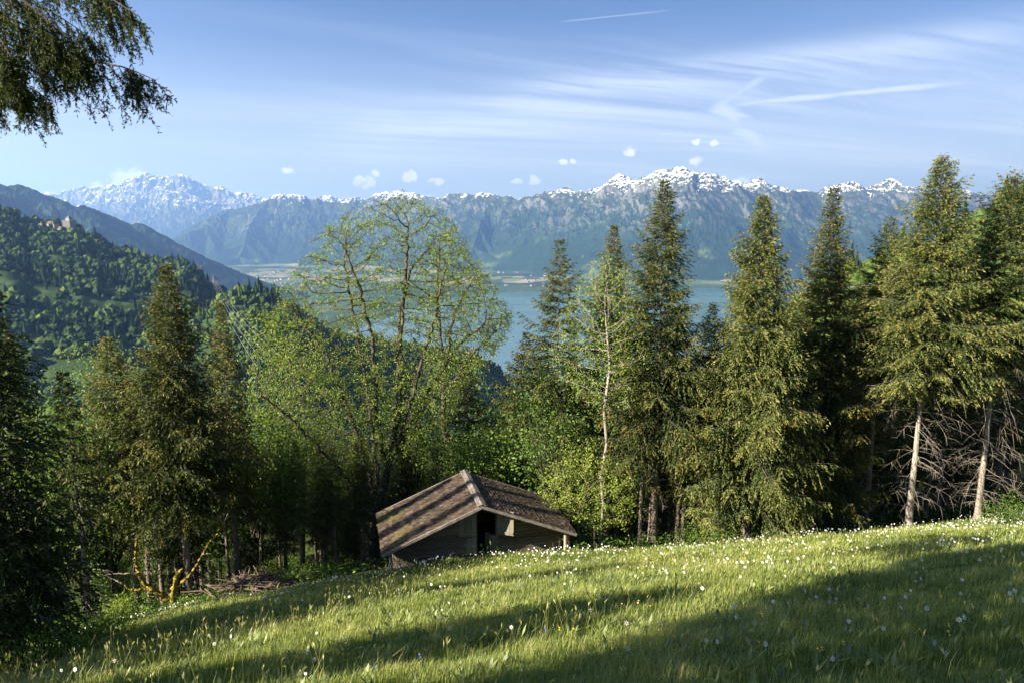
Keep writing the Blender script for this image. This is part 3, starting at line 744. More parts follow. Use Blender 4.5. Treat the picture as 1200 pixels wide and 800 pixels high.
        for rep in range(7):                               # their fine side twigs
            t = rng.uniform(.3, 1, nd); kk = np.minimum((t * 4).astype(int), 3); fr = (t * 4 - kk)[:, None]
            arr = np.stack(pts, 0); a = arr[kk, np.arange(nd)] * (1 - fr) + arr[kk + 1, np.arange(nd)] * fr
            d2 = unit(dh * .5 + rng.normal(0, .5, (nd, 3)) + [0, 0, -.45]); l2 = ld * rng.uniform(.12, .34, nd)
            m_ = a + d2 * l2[:, None] * .5; e_ = a + d2 * l2[:, None] + np.stack([ad * 0, ad * 0, -.22 * l2], -1)
            segs(db, a, m_, .005, .004, 3); segs(db, m_, e_, .004, .0015, 3)
        for a in tb.m[m0:]: a[:] = 1
    tb.build('trunk', [M[bark], M['twig'], M['bark_dark']], root, smooth=True)
    return root

def top_height(base, py_top):
    """height of an upright tree on base whose tip appears at photo row py_top"""
    y = (400 - py_top) / FPX; sl = (-SP + y * CP) / (CP + y * SP)
    return sl * base[1] - base[2]
def foot(px, py, Y=None):
    if Y is None: return hit(px, py)
    p = on_ray(px, py, Y); p[2] = gz(p[0], p[1]); return p
def foot_x(px_at, py_at, Y):
    """foot on the ground below the point seen at (px, py) at depth Y"""
    p = on_ray(px_at, py_at, Y); return np.array([p[0], p[1], gz(p[0], p[1])])

def hero(px, py_ref, Y, top, rad_px, cb_py, seed, label, **kw):
    b = foot_x(px, py_ref, Y); H = top_height(b, top)
    yc = (400 - cb_py) / FPX; zc = (-SP + yc * CP) / (CP + yc * SP) * Y - b[2]
    t = Y / pix_dir(px, 400)[1]
    return spruce(label, b, H, max(.03, zc / H), rad_px * 1.1 * t / FPX, seed, **kw)

# --- the front row at the right
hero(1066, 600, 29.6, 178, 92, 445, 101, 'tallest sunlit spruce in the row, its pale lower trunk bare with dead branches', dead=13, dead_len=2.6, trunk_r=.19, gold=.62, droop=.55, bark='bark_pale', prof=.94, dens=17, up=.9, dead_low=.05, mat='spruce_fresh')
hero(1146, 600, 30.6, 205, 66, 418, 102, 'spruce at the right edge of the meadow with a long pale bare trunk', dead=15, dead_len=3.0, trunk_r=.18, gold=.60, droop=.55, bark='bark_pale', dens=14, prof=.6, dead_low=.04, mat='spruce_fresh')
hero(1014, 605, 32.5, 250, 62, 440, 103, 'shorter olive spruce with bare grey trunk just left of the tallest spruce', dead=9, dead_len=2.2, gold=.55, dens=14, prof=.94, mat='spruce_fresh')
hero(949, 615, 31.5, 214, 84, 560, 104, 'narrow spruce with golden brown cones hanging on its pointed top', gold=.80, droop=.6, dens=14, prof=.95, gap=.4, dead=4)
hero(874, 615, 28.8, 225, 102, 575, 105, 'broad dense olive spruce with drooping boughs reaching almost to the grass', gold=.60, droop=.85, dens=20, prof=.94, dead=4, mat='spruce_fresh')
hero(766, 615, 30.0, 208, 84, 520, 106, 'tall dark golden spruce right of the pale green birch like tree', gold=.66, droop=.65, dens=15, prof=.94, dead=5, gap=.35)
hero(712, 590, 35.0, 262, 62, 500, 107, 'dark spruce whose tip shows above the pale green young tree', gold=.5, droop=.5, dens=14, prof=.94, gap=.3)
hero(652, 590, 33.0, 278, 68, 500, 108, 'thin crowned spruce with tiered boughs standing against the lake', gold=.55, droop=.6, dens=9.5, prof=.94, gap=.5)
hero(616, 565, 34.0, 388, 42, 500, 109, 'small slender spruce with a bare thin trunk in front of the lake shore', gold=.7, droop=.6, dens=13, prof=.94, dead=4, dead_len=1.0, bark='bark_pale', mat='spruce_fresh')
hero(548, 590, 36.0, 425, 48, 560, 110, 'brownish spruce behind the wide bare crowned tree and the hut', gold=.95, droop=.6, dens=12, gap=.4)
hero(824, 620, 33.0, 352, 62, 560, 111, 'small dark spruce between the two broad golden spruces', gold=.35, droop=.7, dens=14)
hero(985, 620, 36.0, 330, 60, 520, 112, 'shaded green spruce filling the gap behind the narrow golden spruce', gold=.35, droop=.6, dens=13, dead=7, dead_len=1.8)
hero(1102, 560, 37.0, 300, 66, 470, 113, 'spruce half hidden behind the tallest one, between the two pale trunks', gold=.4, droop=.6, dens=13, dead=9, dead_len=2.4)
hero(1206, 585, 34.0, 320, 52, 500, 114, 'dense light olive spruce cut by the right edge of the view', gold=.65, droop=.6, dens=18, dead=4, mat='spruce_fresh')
# --- the left group
hero(222, 690, 26.5, 308, 84, 585, 121, 'sunlit spruce with golden brown boughs behind the orange lichen covered tree', gold=.62, droop=.75, dens=18, prof=.94, dead=10, dead_len=1.0, gap=.35)
hero(277, 640, 30.0, 352, 46, 585, 122, 'narrow spruce with a golden tip left of the wide bare crowned tree', gold=.68, droop=.65, dens=14, prof=.94, dead=8, dead_len=1.0, gap=.35)
hero(163, 708, 26.6, 393, 62, 570, 123, 'pale olive spruce with a thin leaning trunk right of the dark spruce', gold=.75, droop=.75, dens=15, prof=.94, dead=9, dead_len=1.3, lean=(-.02, 0), mat='spruce_fresh', gap=.4)
hero(106, 730, 22.5, 430, 46, 600, 124, 'thin half shaded spruce close behind the big dark spruce', gold=.5, droop=.7, dens=11, dead=8, dead_len=1.2, gap=.4)
hero(14, 700, 12.5, 250, 108, 735, 125, 'big dark spruce with heavy drooping boughs at the left edge', gold=.30, droop=.95, dens=19, prof=.94, dead=3, gap=.4)
hero(36, 640, 28.0, 385, 70, 660, 126, 'dark green spruce partly hidden behind the big dark one', gold=.45, droop=.7, dens=13)

# --- the spruce beside the viewer: only its lowest boughs hang into view
def needle_bough(mb, wood, path, rng, hang_len, n_side, spray=.055):
    path = np.asarray(path, float); m = len(path)
    cum = np.linspace(0, 1, m)
    def at(s): return np.stack([np.interp(s, cum, path[:, k]) for k in range(3)], -1)
    dense = at(np.linspace(0, 1, 14)); segs(wood, dense[:-1], dense[1:], np.linspace(.028, .006, 13), np.linspace(.026, .004, 13), 5)
    s = np.sort(rng.uniform(.12, 1, n_side)); B = at(s); tan = unit(at(np.minimum(s + .03, 1.0)) - at(s - .03))
    lat = unit(np.cross(tan, [0, 0, 1.])) * np.where(np.arange(n_side) % 2, 1, -1)[:, None]
    l = hang_len * rng.uniform(.45, 1.15, n_side) * np.interp(s, [0, .25, .8, 1], [.7, 1, .7, .28])
    d = unit(tan * rng.uniform(.35, .8, (n_side, 1)) + lat * rng.uniform(.10, .55, (n_side, 1)) + np.stack([s * 0, s * 0, -rng.uniform(.6, 1.3, n_side) * np.interp(s, [0, .85, 1], [1, .9, .4])], -1))
    def sub(A, dd, ll, rad):
        K = 6; pts = [A + dd * (ll * t)[:, None] - np.stack([ll * 0, ll * 0, .28 * ll * t * t], -1) for t in np.linspace(0, 1, K + 1)]
        for k in range(K): segs(wood, pts[k], pts[k + 1], rad * (1 - k / 7), rad * (1 - (k + 1) / 7), 3)
        return np.stack(pts, 0)
    pt = sub(B, d, l, .007)
    # second order twigs
    A2, D2, L2 = [], [], []
    for r in range(9):
        t = rng.uniform(.12, .98, n_side); kk = np.minimum((t * 6).astype(int), 5); fr = (t * 6 - kk)[:, None]
        A2.append(pt[kk, np.arange(n_side)] * (1 - fr) + pt[kk + 1, np.arange(n_side)] * fr)
        D2.append(unit(d * .8 + rng.normal(0, .55, d.shape) + [0, 0, -.25])); L2.append(l * rng.uniform(.14, .38, n_side) * (1.1 - .5 * t) + .05)
    A2 = np.concatenate(A2); D2 = np.concatenate(D2); L2 = np.concatenate(L2)
    p2 = sub(A2, D2, L2, .0035)
    for arr, L in ((pt, l), (p2, L2)):
        n = arr.shape[1]; c = np.maximum(3, np.ceil(L / .011)).astype(int); i = np.repeat(np.arange(n), c)
        t = rng.random(len(i)); kk = np.minimum((t * 6).astype(int), 5); fr = (t * 6 - kk)[:, None]
        a = arr[kk, i] * (1 - fr) + arr[kk + 1, i] * fr; tn = unit(arr[kk + 1, i] - arr[kk, i])
        D = unit(tn * .8 + rng.normal(0, .55, a.shape)); S = unit(np.cross(D, rng.normal(size=a.shape)))
        diamonds(mb, a, D, S, rng.uniform(.6, 1.2, len(a)) * spray, rng.uniform(.010, .018, len(a)), np.clip(.06 + .12 * t + rng.normal(0, .08, len(a)) + .35 * (rng.random(len(a)) < .05), 0, 1), mid=.5)  # needle tint kept darker than other spruces, standing in for shade on these boughs
def viewer_spruce():
    rng = rng_(77)
    x0, y0 = -10.6, 8.2; b = np.array([x0, y0, gz(x0, y0)])
    root = spruce('tall spruce beside the viewer with dark boughs hanging into the top left corner', b, 14.5, .74, 1.3, 131, gold=.35, droop=.8, dens=9, dead=0, prof=.9, sector=(.35, 1.5, .45))
    mb, wd = MB(), MB()
    def P(px, py, t): return pix_dir(px, py) * t - b
    def trunk_pt(z): return np.array([0, 0, z - b[2]])
    for (z, pts, hl, n) in (
        (3.6, [(-60, 20, 9.6), (40, 48, 9.0), (110, 72, 8.7), (150, 80, 8.5), (181, 94, 8.4)], .75, 46),
        (4.6, [(-50, -60, 9.4), (60, -30, 8.8), (120, -8, 8.5), (164, 20, 8.3)], .85, 46),
        (3.0, [(-70, 70, 10), (-10, 88, 9.4), (40, 105, 9.2), (62, 122, 9.1)], .62, 34),
        (4.0, [(-60, -10, 9.0), (10, 20, 8.4), (60, 45, 8.0), (92, 72, 7.9)], .85, 46),
        (4.9, [(-60, -90, 9.0), (30, -70, 8.8), (90, -50, 8.8), (135, -15, 8.9)], 1.0, 46),
        (3.8, [(-60, 10, 9.6), (-20, 25, 8.4), (0, 45, 7.8), (15, 70, 7.6)], .9, 40),
        (3.5, [(-70, 30, 8.4), (-20, 60, 8.0), (10, 85, 7.8), (28, 108, 7.8)], .75, 40),
        (4.5, [(-60, -30, 8.2), (20, -5, 7.9), (70, 35, 7.9), (104, 66, 8.0)], .8, 44),
        (4.3, [(-60, -40, 10.4), (20, -10, 10.2), (70, 20, 10.2), (118, 52, 10.4)], .8, 40)):
        path = [trunk_pt(z)] + [P(*q) for q in pts]
        needle_bough(mb, wd, path, rng, hl, n)
    tag(mb.build('bough_needles', M['spruce'], root)); wd.build('boughs', M['bark_dark'], root)
viewer_spruce()

# --- spruces beside and behind the viewer, outside the view: their long shadows fall over the meadow
HX, HY = -SUN_H[0], -SUN_H[1]
SLOPE_K = math.tan(SUN_EL) + .077 * HX - .442 * HY     # height that a metre of shadow needs on the meadow
def shadow_tree(s, wa, wb, w0, r, seed):
    """a spruce whose crown spans the heights that shade the strip from wa to wb metres along the light"""
    x, y = HX * w0 - HY * s, HY * w0 + HX * s
    H = (wb - w0) * SLOPE_K * 1.04; cb = max(.05, (wa - w0) * SLOPE_K / H)
    return spruce('spruce of the wood beside the meadow, out of view, throwing a long shadow', (x, y, gz(x, y)), H, cb, r, seed, dens=30, dead=0, gold=.4, droop=.7, prof=.30, gap=.1, group='spruces beside the viewer')
SHADE = [(9.4, -3, -0.7, -5.7, 0.68), (10.3, -3, 0.6, -5.6, 0.68), (11.2, -3, 1.1, -6.4, 0.68), (12.2, -3, 1.8, -6.1, 0.68), (13.1, -2.5, 3.0, -6.1, 0.68), (14.0, -2, 4.2, -7.0, 0.68), (14.9, -1.6, 4.8, -8.2, 0.68), (15.8, -1.2, 5.7, -8.2, 0.68), (16.7, -0.6, 6.6, -8.3, 0.68), (17.6, 0, 7.7, -7.4, 0.68), (18.5, 0.6, 9.0, -8.2, 0.68), (19.4, 1.5, 10.1, -7.9, 0.68), (20.3, 3, 11.5, -7.9, 0.68), (21.2, 5, 12.5, -8.0, 0.68), (22.0, 6, 13.5, -8.3, 0.68), (22.8, 7, 15.5, -9.9, 0.68), (23.6, 6.5, 13.6, -9.9, 0.68), (24.4, 7.6, 11.5, -10.0, 0.68), (7.5, -0.5, 5.6, -7.2, 0.62), (8.3, -0.3, 7.6, -6.2, 0.62), (8.9, 4, 9.6, -6.5, 0.62), (2.5, 3, 9, -6.6, 0.78), (3.4, 3, 10, -6.8, 0.78), (4.2, 2.5, 11, -7.1, 0.78), (5.1, 2.6, 13, -7.2, 0.78), (6.0, 6.9, 15, -5.2, 0.78), (7.0, 9.4, 17, -6.5, 0.78), (7.8, 12, 19, -6.7, 0.78), (8.7, 15.5, 21, -6.3, 0.78), (25.4, 9, 24, -9.5, 0.36), (26.8, 7.5, 24, -10.5, 0.32), (24.0, 14.5, 24, -10.8, 0.3)]
for k, (s, wa, wb, w0, r) in enumerate(SHADE): shadow_tree(s, wa, wb, w0, r, 140 + k)

# ------------------------------------------------------------------ trees of the wood behind the front row (copies of four kinds)
protos = []
for k, (mt, gd, cbk, dd) in enumerate((('spruce', .45, .30, .7), ('spruce_fresh', .4, .42, .6), ('spruce', .7, .35, .6), ('spruce', .25, .12, .85))):
    pr = spruce('dark spruce standing inside the wood behind the sunlit front row', (0, 0, 0), 14.0, cbk, 2.2, 160 + k, mat=mt, gold=gd, droop=dd, dens=10, dead=6, dead_len=1.4, group='spruces inside the wood')
    protos.append(pr)
_sky = np.array([(0, 430), (60, 450), (100, 465), (140, 440), (200, 440), (240, 450), (300, 500), (330, 500), (420, 500), (480, 500), (540, 500), (565, 540), (595, 540), (615, 500), (640, 440), (680, 400), (740, 380), (800, 405), (850, 400), (930, 385), (960, 395), (1000, 380), (1060, 370), (1200, 360)], float)
def fits(p, H, rad):
    px, py = pix_of(p + np.array([0, 0, H])); return py > np.interp(px, _sky[:, 0], _sky[:, 1])
def wood_trees():
    rng = rng_(9); used = [0] * 4; done = []; first = [True] * 4
    n = 0
    for tries in range(7000):
        if n >= 190: break
        Y = rng.uniform(26, 62); px = rng.uniform(-30, 1240) if rng.random() < .4 else (rng.uniform(600, 1240) if rng.random() < .6 else rng.uniform(225, 600))
        U = (px - 600) / FPX; X = U * Y * 1.0
        d = Y - meadow_edge(X)
        if d < 2.0 or (px < 130 and Y < 44): continue
        if abs(X + 2.0) < 6.5 and Y < 32: continue
        p = np.array([X, Y, gz(X, Y)])
        H = rng.uniform(10, 19); k = int(rng.integers(0, 4))
        while H > 4.5 and not fits(p, H, 2): H -= .7
        if H < 5: continue
        if any((p[0] - q[0]) ** 2 + (p[1] - q[1]) ** 2 < 2.6 for q in done): continue
        sc = H / 14.0
        if first[k]:
            o = protos[k]; o.location = tuple(p); o.scale = (sc,) * 3; o.rotation_euler = (0, 0, rng.uniform(0, 6.28)); first[k] = False
        else: dup(protos[k], p, rng.uniform(0, 6.28), (sc * rng.uniform(.85, 1.1), sc * rng.uniform(.85, 1.1), sc))
        done.append(p); n += 1
wood_trees()

# ------------------------------------------------------------------ broad-leaved trees grown by space colonisation
def colonize(att, trunk, step=.28, infl=3.0, kill=.45, iters=150, up=.12, seed=0, limbs=()):
    rng = rng_(seed)
    nodes = [np.array(trunk[0], float)]; par = [-1]
    for q in trunk[1:]:
        q = np.array(q, float); a = nodes[-1]; n = max(1, int(np.ceil(np.linalg.norm(q - a) / step)))
        for k in range(1, n + 1): nodes.append(a + (q - a) * k / n); par.append(len(nodes) - 2)
    for lb in limbs:
        q0 = np.array(lb[0], float); cur = int(np.argmin(np.linalg.norm(np.array(nodes) - q0, axis=1)))
        for q in lb[1:]:
            q = np.array(q, float); a = nodes[cur]; n = max(1, int(np.ceil(np.linalg.norm(q - a) / step)))
            for k in range(1, n + 1):
                nodes.append(a + (q - a) * k / n + rng.normal(0, .035, 3) * (k < n)); par.append(cur); cur = len(nodes) - 1
    N = np.array(nodes); par = list(par)
    alive = np.ones(len(att), bool); best = np.full(len(att), 1e9); bi = np.zeros(len(att), int)
    def upd(i0):
        new = N[i0:]
        D = np.linalg.norm(att[:, None] - new[None], axis=2); j = D.argmin(1); dm = D[np.arange(len(att)), j]
        m = dm < best; best[m] = dm[m]; bi[m] = i0 + j[m]
    upd(0); seen = set()
    for it in range(iters):
        alive &= best > kill
        lim = infl if it > 25 else 1e9
        m = alive & (best < lim)
        if not m.any(): break
        idx = bi[m]; d = unit(att[m] - N[idx]); acc = {}
        uniq, inv = np.unique(idx, return_inverse=True)
        S = np.zeros((len(uniq), 3)); np.add.at(S, inv, d)
        S = unit(unit(S) + rng.normal(0, .10, S.shape) + [0, 0, up])
        new = N[uniq] + S * step
        ok = [k for k in range(len(uniq)) if (int(uniq[k]), tuple(np.round(new[k] / (step * .35)).astype(int))) not in seen]
        if not ok: break
        for k in ok: seen.add((int(uniq[k]), tuple(np.round(new[k] / (step * .35)).astype(int))))
        i0 = len(N); N = np.concatenate([N, new[ok]]); par += [int(uniq[k]) for k in ok]
        upd(i0)
    return N, np.array(par)
def radii(N, par, r0, p=2.3):
    a = np.zeros(len(N)); nch = np.bincount(par[par >= 0], minlength=len(N))
    for i in range(len(N) - 1, -1, -1):
        if nch[i] == 0: a[i] = r0 ** p
        if par[i] >= 0: a[par[i]] += a[i]
    return a ** (1 / p), nch
def leaf_tree(name, label, base, att, trunk, seed, leaf_mat, bark, r0=.007, leaf=(.09, .05), per=6, spread=.16, group=None, thr=.02, step=.28, kill=.45, infl=3.0, up=.12, pw=2.3, tint=(.5, .2), light_top=.0, twiggy=0, cat='tree', hang=0.0, limbs=()):
    rng = rng_(seed); base = np.array(base, float)
    N, par = colonize(att - base, [np.array(q) - base for q in trunk], step, infl, kill, 170, up, seed, [[np.array(q) - base for q in lb] for lb in limbs])
    r, nch = radii(N, par, r0, pw)
    root = empty(name, base, 0, label, cat, group)
    tb = MB(); i = np.nonzero(par >= 0)[0]
    big = r[i] > .03
    rr_par = np.minimum(r[par[i]], r[i] * 1.35)
    segs(tb, N[par[i][big]], N[i[big]], rr_par[big], r[i[big]], 7); segs(tb, N[par[i][~big]], N[i[~big]], rr_par[~big], r[i[~big]], 3)
    foot_i = 0
    segs(tb, np.array([[0, 0, -.5]]), N[:1] + [[0, 0, .02]], r[0] * 1.35, r[0] * 1.1, 8)
    src = np.nonzero((r < thr) & (par >= 0))[0]
    if twiggy:                                            # fine bare twigs
        a = np.repeat(N[src], twiggy, 0); tn = np.repeat(unit(N[src] - N[par[src]]), twiggy, 0)
        d = unit(tn * .8 + rng.normal(0, .6, a.shape)); l = rng.uniform(.12, .38, len(a))[:, None]
        segs(tb, a, a + d * l, .0042, .0018, 3)
    tb.build('trunk', M[bark], root, smooth=True)
    c = rng.poisson(per, len(src)) * (rng.random(len(src)) < .92); k = np.repeat(src, c)
    P = N[k] + rng.normal(0, spread, (len(k), 3)); D = unit(rng.normal(size=P.shape) + [0, 0, .25 - hang]); S = unit(np.cross(D, rng.normal(size=P.shape) * .6 + [0, 0, .4]))
    L = leaf[0] * rng.uniform(.6, 1.25, len(k)); W = leaf[1] * rng.uniform(.7, 1.2, len(k))
    t = np.clip(tint[0] + tint[1] * perlin(P[:, 0] * .9 + seed, P[:, 2] * .9 + P[:, 1], seed) * 1.5 + rng.normal(0, .13, len(k)), 0, 1)
    cm = MB(); diamonds(cm, P, D, S, L, W, t, mid=.5); cm.build('crown', M[leaf_mat], root)
    return root
def inside(poly, x, y):
    poly = np.asarray(poly, float); c = np.zeros(len(x), bool); j = len(poly) - 1
    for i in range(len(poly)):
        xi, yi = poly[i]; xj, yj = poly[j]
        c ^= ((yi > y) != (yj > y)) & (x < (xj - xi) * (y - yi) / (yj - yi + 1e-12) + xi); j = i
    return c
def crown_points(poly, Y, n, depth, seed, lower=None):
    """points that fill a crown whose outline from the meadow is poly; its thickness follows its width"""
    rng = rng_(seed); poly = np.asarray(poly, float); out = []
    cx = poly[:, 0].mean(); hw = np.ptp(poly[:, 0]) / 2
    while sum(len(a) for a in out) < n:
        x = rng.uniform(poly[:, 0].min(), poly[:, 0].max(), n); y = rng.uniform(poly[:, 1].min(), poly[:, 1].max(), n)
        m = inside(poly, x, y); x, y = x[m], y[m]
        dd = depth * np.sqrt(np.clip(1 - ((x - cx) / (hw * 1.1)) ** 2, .08, 1)) * rng.uniform(-1, 1, len(x))
        out.append(np.array([on_ray(a, b, Y) + np.array([0, d, 0]) for a, b, d in zip(x, y, dd)]))
    return np.concatenate(out)[:n]

# the wide sparse tree beside the hut: two stems and a fan of branches in young leaf
bA = hit(441, 664); YA = bA[1]
polyA = [(472, 225), (500, 236), (522, 248), (548, 284), (566, 315), (586, 345), (600, 372), (596, 400), (570, 425), (545, 455), (525, 500), (470, 530), (420, 545), (345, 560), (308, 520), (292, 450), (300, 392), (326, 352), (340, 322), (365, 298), (385, 266), (420, 246), (448, 238)]
def q(px, py, dy=0.0): p = on_ray(px, py, YA); p[1] += dy; return p
LA = [[q(462, 520), q(470, 470), q(468, 400, .2), q(474, 330, .4), q(477, 262, .5)],
      [q(454, 555), q(444, 480, -.6), q(441, 400, -.9), q(430, 340, -1.2), q(414, 296, -1.4)],
      [q(458, 540), q(463, 440, .9), q(464, 368, 1.3), q(478, 315, 1.5), q(500, 290, 1.6)],
      [q(443, 590), q(412, 510, .9), q(376, 425, 1.3), q(346, 384, 1.6)],
      [q(452, 560), q(482, 470, -.5), q(497, 420, -.9), q(512, 372, -1.2), q(520, 330, -1.3)],
      [q(442, 598), q(392, 530, -.9), q(352, 482, -1.5), q(318, 446, -2.0)],
      [q(441, 600), q(400, 586, -.3), q(362, 571, -.6), q(336, 548, -.8)],
      [q(456, 548), q(500, 460, .6), q(536, 408, 1.0), q(566, 384, 1.2)],
      [q(446, 580), q(420, 450, 1.6), q(404, 380, 2.1), q(392, 320, 2.3)]]
leaf_tree('ash_tree', 'wide sparsely leafed tree with dark fanning branches rising from the left end of the hut', bA, crown_points(polyA, YA + .3, 5600, 2.8, 201), [bA, q(438, 640), q(441, 600), q(452, 560), q(462, 520)], 202, 'ash_leaf', 'bark_dark', r0=.0105, leaf=(.10, .055), per=10.5, spread=.12, thr=.0172, twiggy=3, pw=2.28, tint=(.50, .22), up=.05, step=.24, kill=.34, infl=1.7, limbs=LA)
bB = foot(536, 600, YA + 6.5); YB = bB[1]
polyB = [(505, 262), (530, 275), (556, 300), (575, 325), (590, 350), (606, 372), (603, 395), (585, 408), (572, 435), (552, 470), (520, 480), (500, 440), (492, 380), (495, 320)]
def qB(px, py): return on_ray(px, py, YB)
leaf_tree('ash_tree', 'thin crowned grey tree behind the hut spreading right towards the lake', bB, crown_points(polyB, YB, 2400, 2.4, 203), [bB, qB(533, 560), qB(520, 500), qB(520, 450)], 204, 'ash_leaf', 'bark_dark', r0=.0125, leaf=(.15, .08), per=4.2, spread=.15, thr=.021, twiggy=3, pw=2.35, tint=(.45, .2), step=.26, kill=.40, infl=1.9, limbs=[[qB(520, 450), qB(531, 370), qB(558, 322)], [qB(520, 470), qB(548, 420), qB(585, 385)], [qB(521, 440), qB(512, 360), qB(515, 290)]])
bC = foot(352, 600, YA + 4.0); YC = bC[1]
polyC = [(300, 352), (340, 372), (385, 420), (420, 470), (425, 540), (400, 600), (345, 610), (310, 590), (290, 540), (282, 480), (300, 430), (288, 385)]
leaf_tree('leafy_tree', 'yellow green leafy tree filling the space left of the wide sparse tree', bC, crown_points(polyC, YC, 1500, 2.6, 205), [bC, on_ray(356, 560, YC), on_ray(360, 500, YC)], 206, 'ash_leaf', 'bark_dark', r0=.009, leaf=(.15, .085), per=7, spread=.18, thr=.019, twiggy=1, tint=(.45, .25), step=.3, kill=.5)
bF = foot_x(122, 560, 29.0); YF = bF[1]
polyF = [(70, 418), (95, 402), (118, 398), (142, 412), (165, 440), (172, 500), (150, 560), (110, 570), (78, 545), (62, 480)]
leaf_tree('leafy_tree', 'pale leafed tree filling the gap right of the big dark spruce', bF, crown_points(polyF, YF, 1200, 1.9, 211), [bF, on_ray(122, 560, YF), on_ray(120, 500, YF)], 212, 'leaf_light', 'bark_dark', r0=.008, leaf=(.14, .08), per=7, spread=.18, thr=.018, twiggy=1, tint=(.35, .2), step=.3, kill=.5)
# the pale green young tree in front of the spruces
bD = foot(703, 620, 29.0); YD = bD[1]
polyD = [(712, 292), (730, 318), (752, 345), (762, 390), (756, 430), (738, 470), (715, 480), (690, 475), (660, 460), (642, 430), (640, 400), (655, 375), (672, 340), (692, 312)]
leaf_tree('leafy_tree', 'slender pale trunked tree with airy light green leaves in front of the dark spruces', bD, crown_points(polyD, YD, 1300, 1.9, 207), [bD, on_ray(707, 590, YD), on_ray(704, 560, YD), on_ray(711, 520, YD), on_ray(708, 480, YD), on_ray(715, 430, YD), on_ray(711, 385, YD)], 208, 'ash_leaf', 'bark_pale', r0=.008, leaf=(.12, .065), per=8.5, spread=.17, thr=.017, twiggy=2, tint=(.42, .22), step=.27, kill=.44, up=.2)
# the low bright tree at the right end of the hut
bE = hit(679, 641); YE = bE[1] + .1
polyE = [(690, 520), (712, 530), (735, 545), (752, 560), (742, 578), (748, 598), (725, 612), (700, 612), (675, 605), (650, 596), (628, 582), (640, 566), (632, 552), (655, 545), (668, 528)]
leaf_tree('small_tree', 'low bright yellow green tree with layered twigs at the right end of the hut', bE, crown_points(polyE, YE + .5, 1100, 1.5, 209), [bE, on_ray(677, 615, YE), on_ray(680, 590, YE)], 210, 'leaf_light', 'moss_bark', r0=.0065, leaf=(.10, .055), per=12, spread=.10, thr=.013, tint=(.58, .2), step=.2, kill=.3, infl=2.0, up=.02)

# ivy on the lower trunk of the wide tree, growing on it as a plant of its own
def ivy():
    rng = rng_(33); n = 5200
    pts = np.array([q(437, 662), q(438, 640), q(441, 600), q(452, 560), q(462, 520), q(470, 470), q(474, 430)]); cum = np.linspace(0, 1, len(pts))
    s = rng.random(n) ** 1.1; c = np.stack([np.interp(s, cum, pts[:, k]) for k in range(3)], -1)
    a = rng.uniform(0, 2 * np.pi, n); rad = (.22 + .30 * rng.random(n) ** 2) * np.interp(s, [0, .12, .25, .6, 1], [.5, .9, 1.9, 1.5, .7]) * (1 + .5 * perlin(s * 14, a, 4))
    P = c + np.stack([np.cos(a) * rad, np.sin(a) * rad, rng.normal(0, .12, n)], -1)
    D = unit(np.stack([np.cos(a), np.sin(a), a * 0], -1) * .4 + rng.normal(0, .5, P.shape) + [0, 0, -.5]); S = unit(np.cross(D, rng.normal(size=P.shape)))
    mb = MB(); diamonds(mb, P, D, S, rng.uniform(.07, .13, n), rng.uniform(.06, .10, n), np.clip(.45 + rng.normal(0, .25, n), 0, 1), mid=.5)
    tag(mb.build('ivy', M['ivy']), 'glossy dark ivy wrapping the trunk of the wide sparse tree', 'ivy')
ivy()

# ------------------------------------------------------------------ shrubs and young broad-leaved growth
def shrub(label, base, size, seed, mat='leaf', n_clump=70, per=55, leaf=(.09, .055), trunk_h=0.0, group=None, name='shrub', cat='shrub', tint=(.5, .25), spread=.22):
    rng = rng_(seed); root = empty(name, base, 0, label, cat, group)
    sx, sy, sz = size
    dv = unit(rng.normal(size=(n_clump, 3))) * (rng.random((n_clump, 1)) ** .45); dv[:, 2] = np.abs(dv[:, 2]) if trunk_h == 0 else dv[:, 2]
    irr = 1 + .45 * perlin(dv[:, 0] * 2 + seed, dv[:, 2] * 2 + dv[:, 1], seed)
    C = dv * [sx, sy, sz] * irr[:, None] + [0, 0, trunk_h + (0 if trunk_h == 0 else sz * .9)]
    wb = MB(); top = np.array([0, 0, trunk_h])
    if trunk_h: tube(wb, [(0, 0, -.3), (0.03, 0, trunk_h * .5), (0, .04, trunk_h), (0, 0, trunk_h + sz)], [.035 * trunk_h ** .5 + .03, .03 * trunk_h ** .5 + .02, .03, .012], 6, .5, .05, rng)
    A = np.tile([[0, 0, trunk_h * .9]], (n_clump, 1)) + rng.normal(0, .05 * sx, (n_clump, 3)) * [1, 1, 0]; Mi = A * .5 + C * .5 + [0, 0, .12 * sz]
    segs(wb, A, Mi, .018, .012, 3); segs(wb, Mi, C, .012, .005, 3)
    wb.build('trunk' if trunk_h else 'stems', M['bark_dark'], root)
    k = np.repeat(np.arange(n_clump), per)
    P = C[k] + rng.normal(0, spread, (len(k), 3)) * [sx ** .3, sy ** .3, sz ** .3]; P[:, 2] = np.maximum(P[:, 2], .02)
    D = unit(rng.normal(size=P.shape) + [0, 0, .3]); S = unit(np.cross(D, rng.normal(size=P.shape) * .7 + [0, 0, .4]))
    t = np.clip(tint[0] + tint[1] * rng.normal(0, .7, n_clump)[k] + rng.normal(0, .12, len(k)), 0, 1)
    cm = MB(); diamonds(cm, P, D, S, leaf[0] * rng.uniform(.6, 1.3, len(k)), leaf[1] * rng.uniform(.7, 1.2, len(k)), t, mid=.5)
    cm.build('crown', M[mat], root); return root
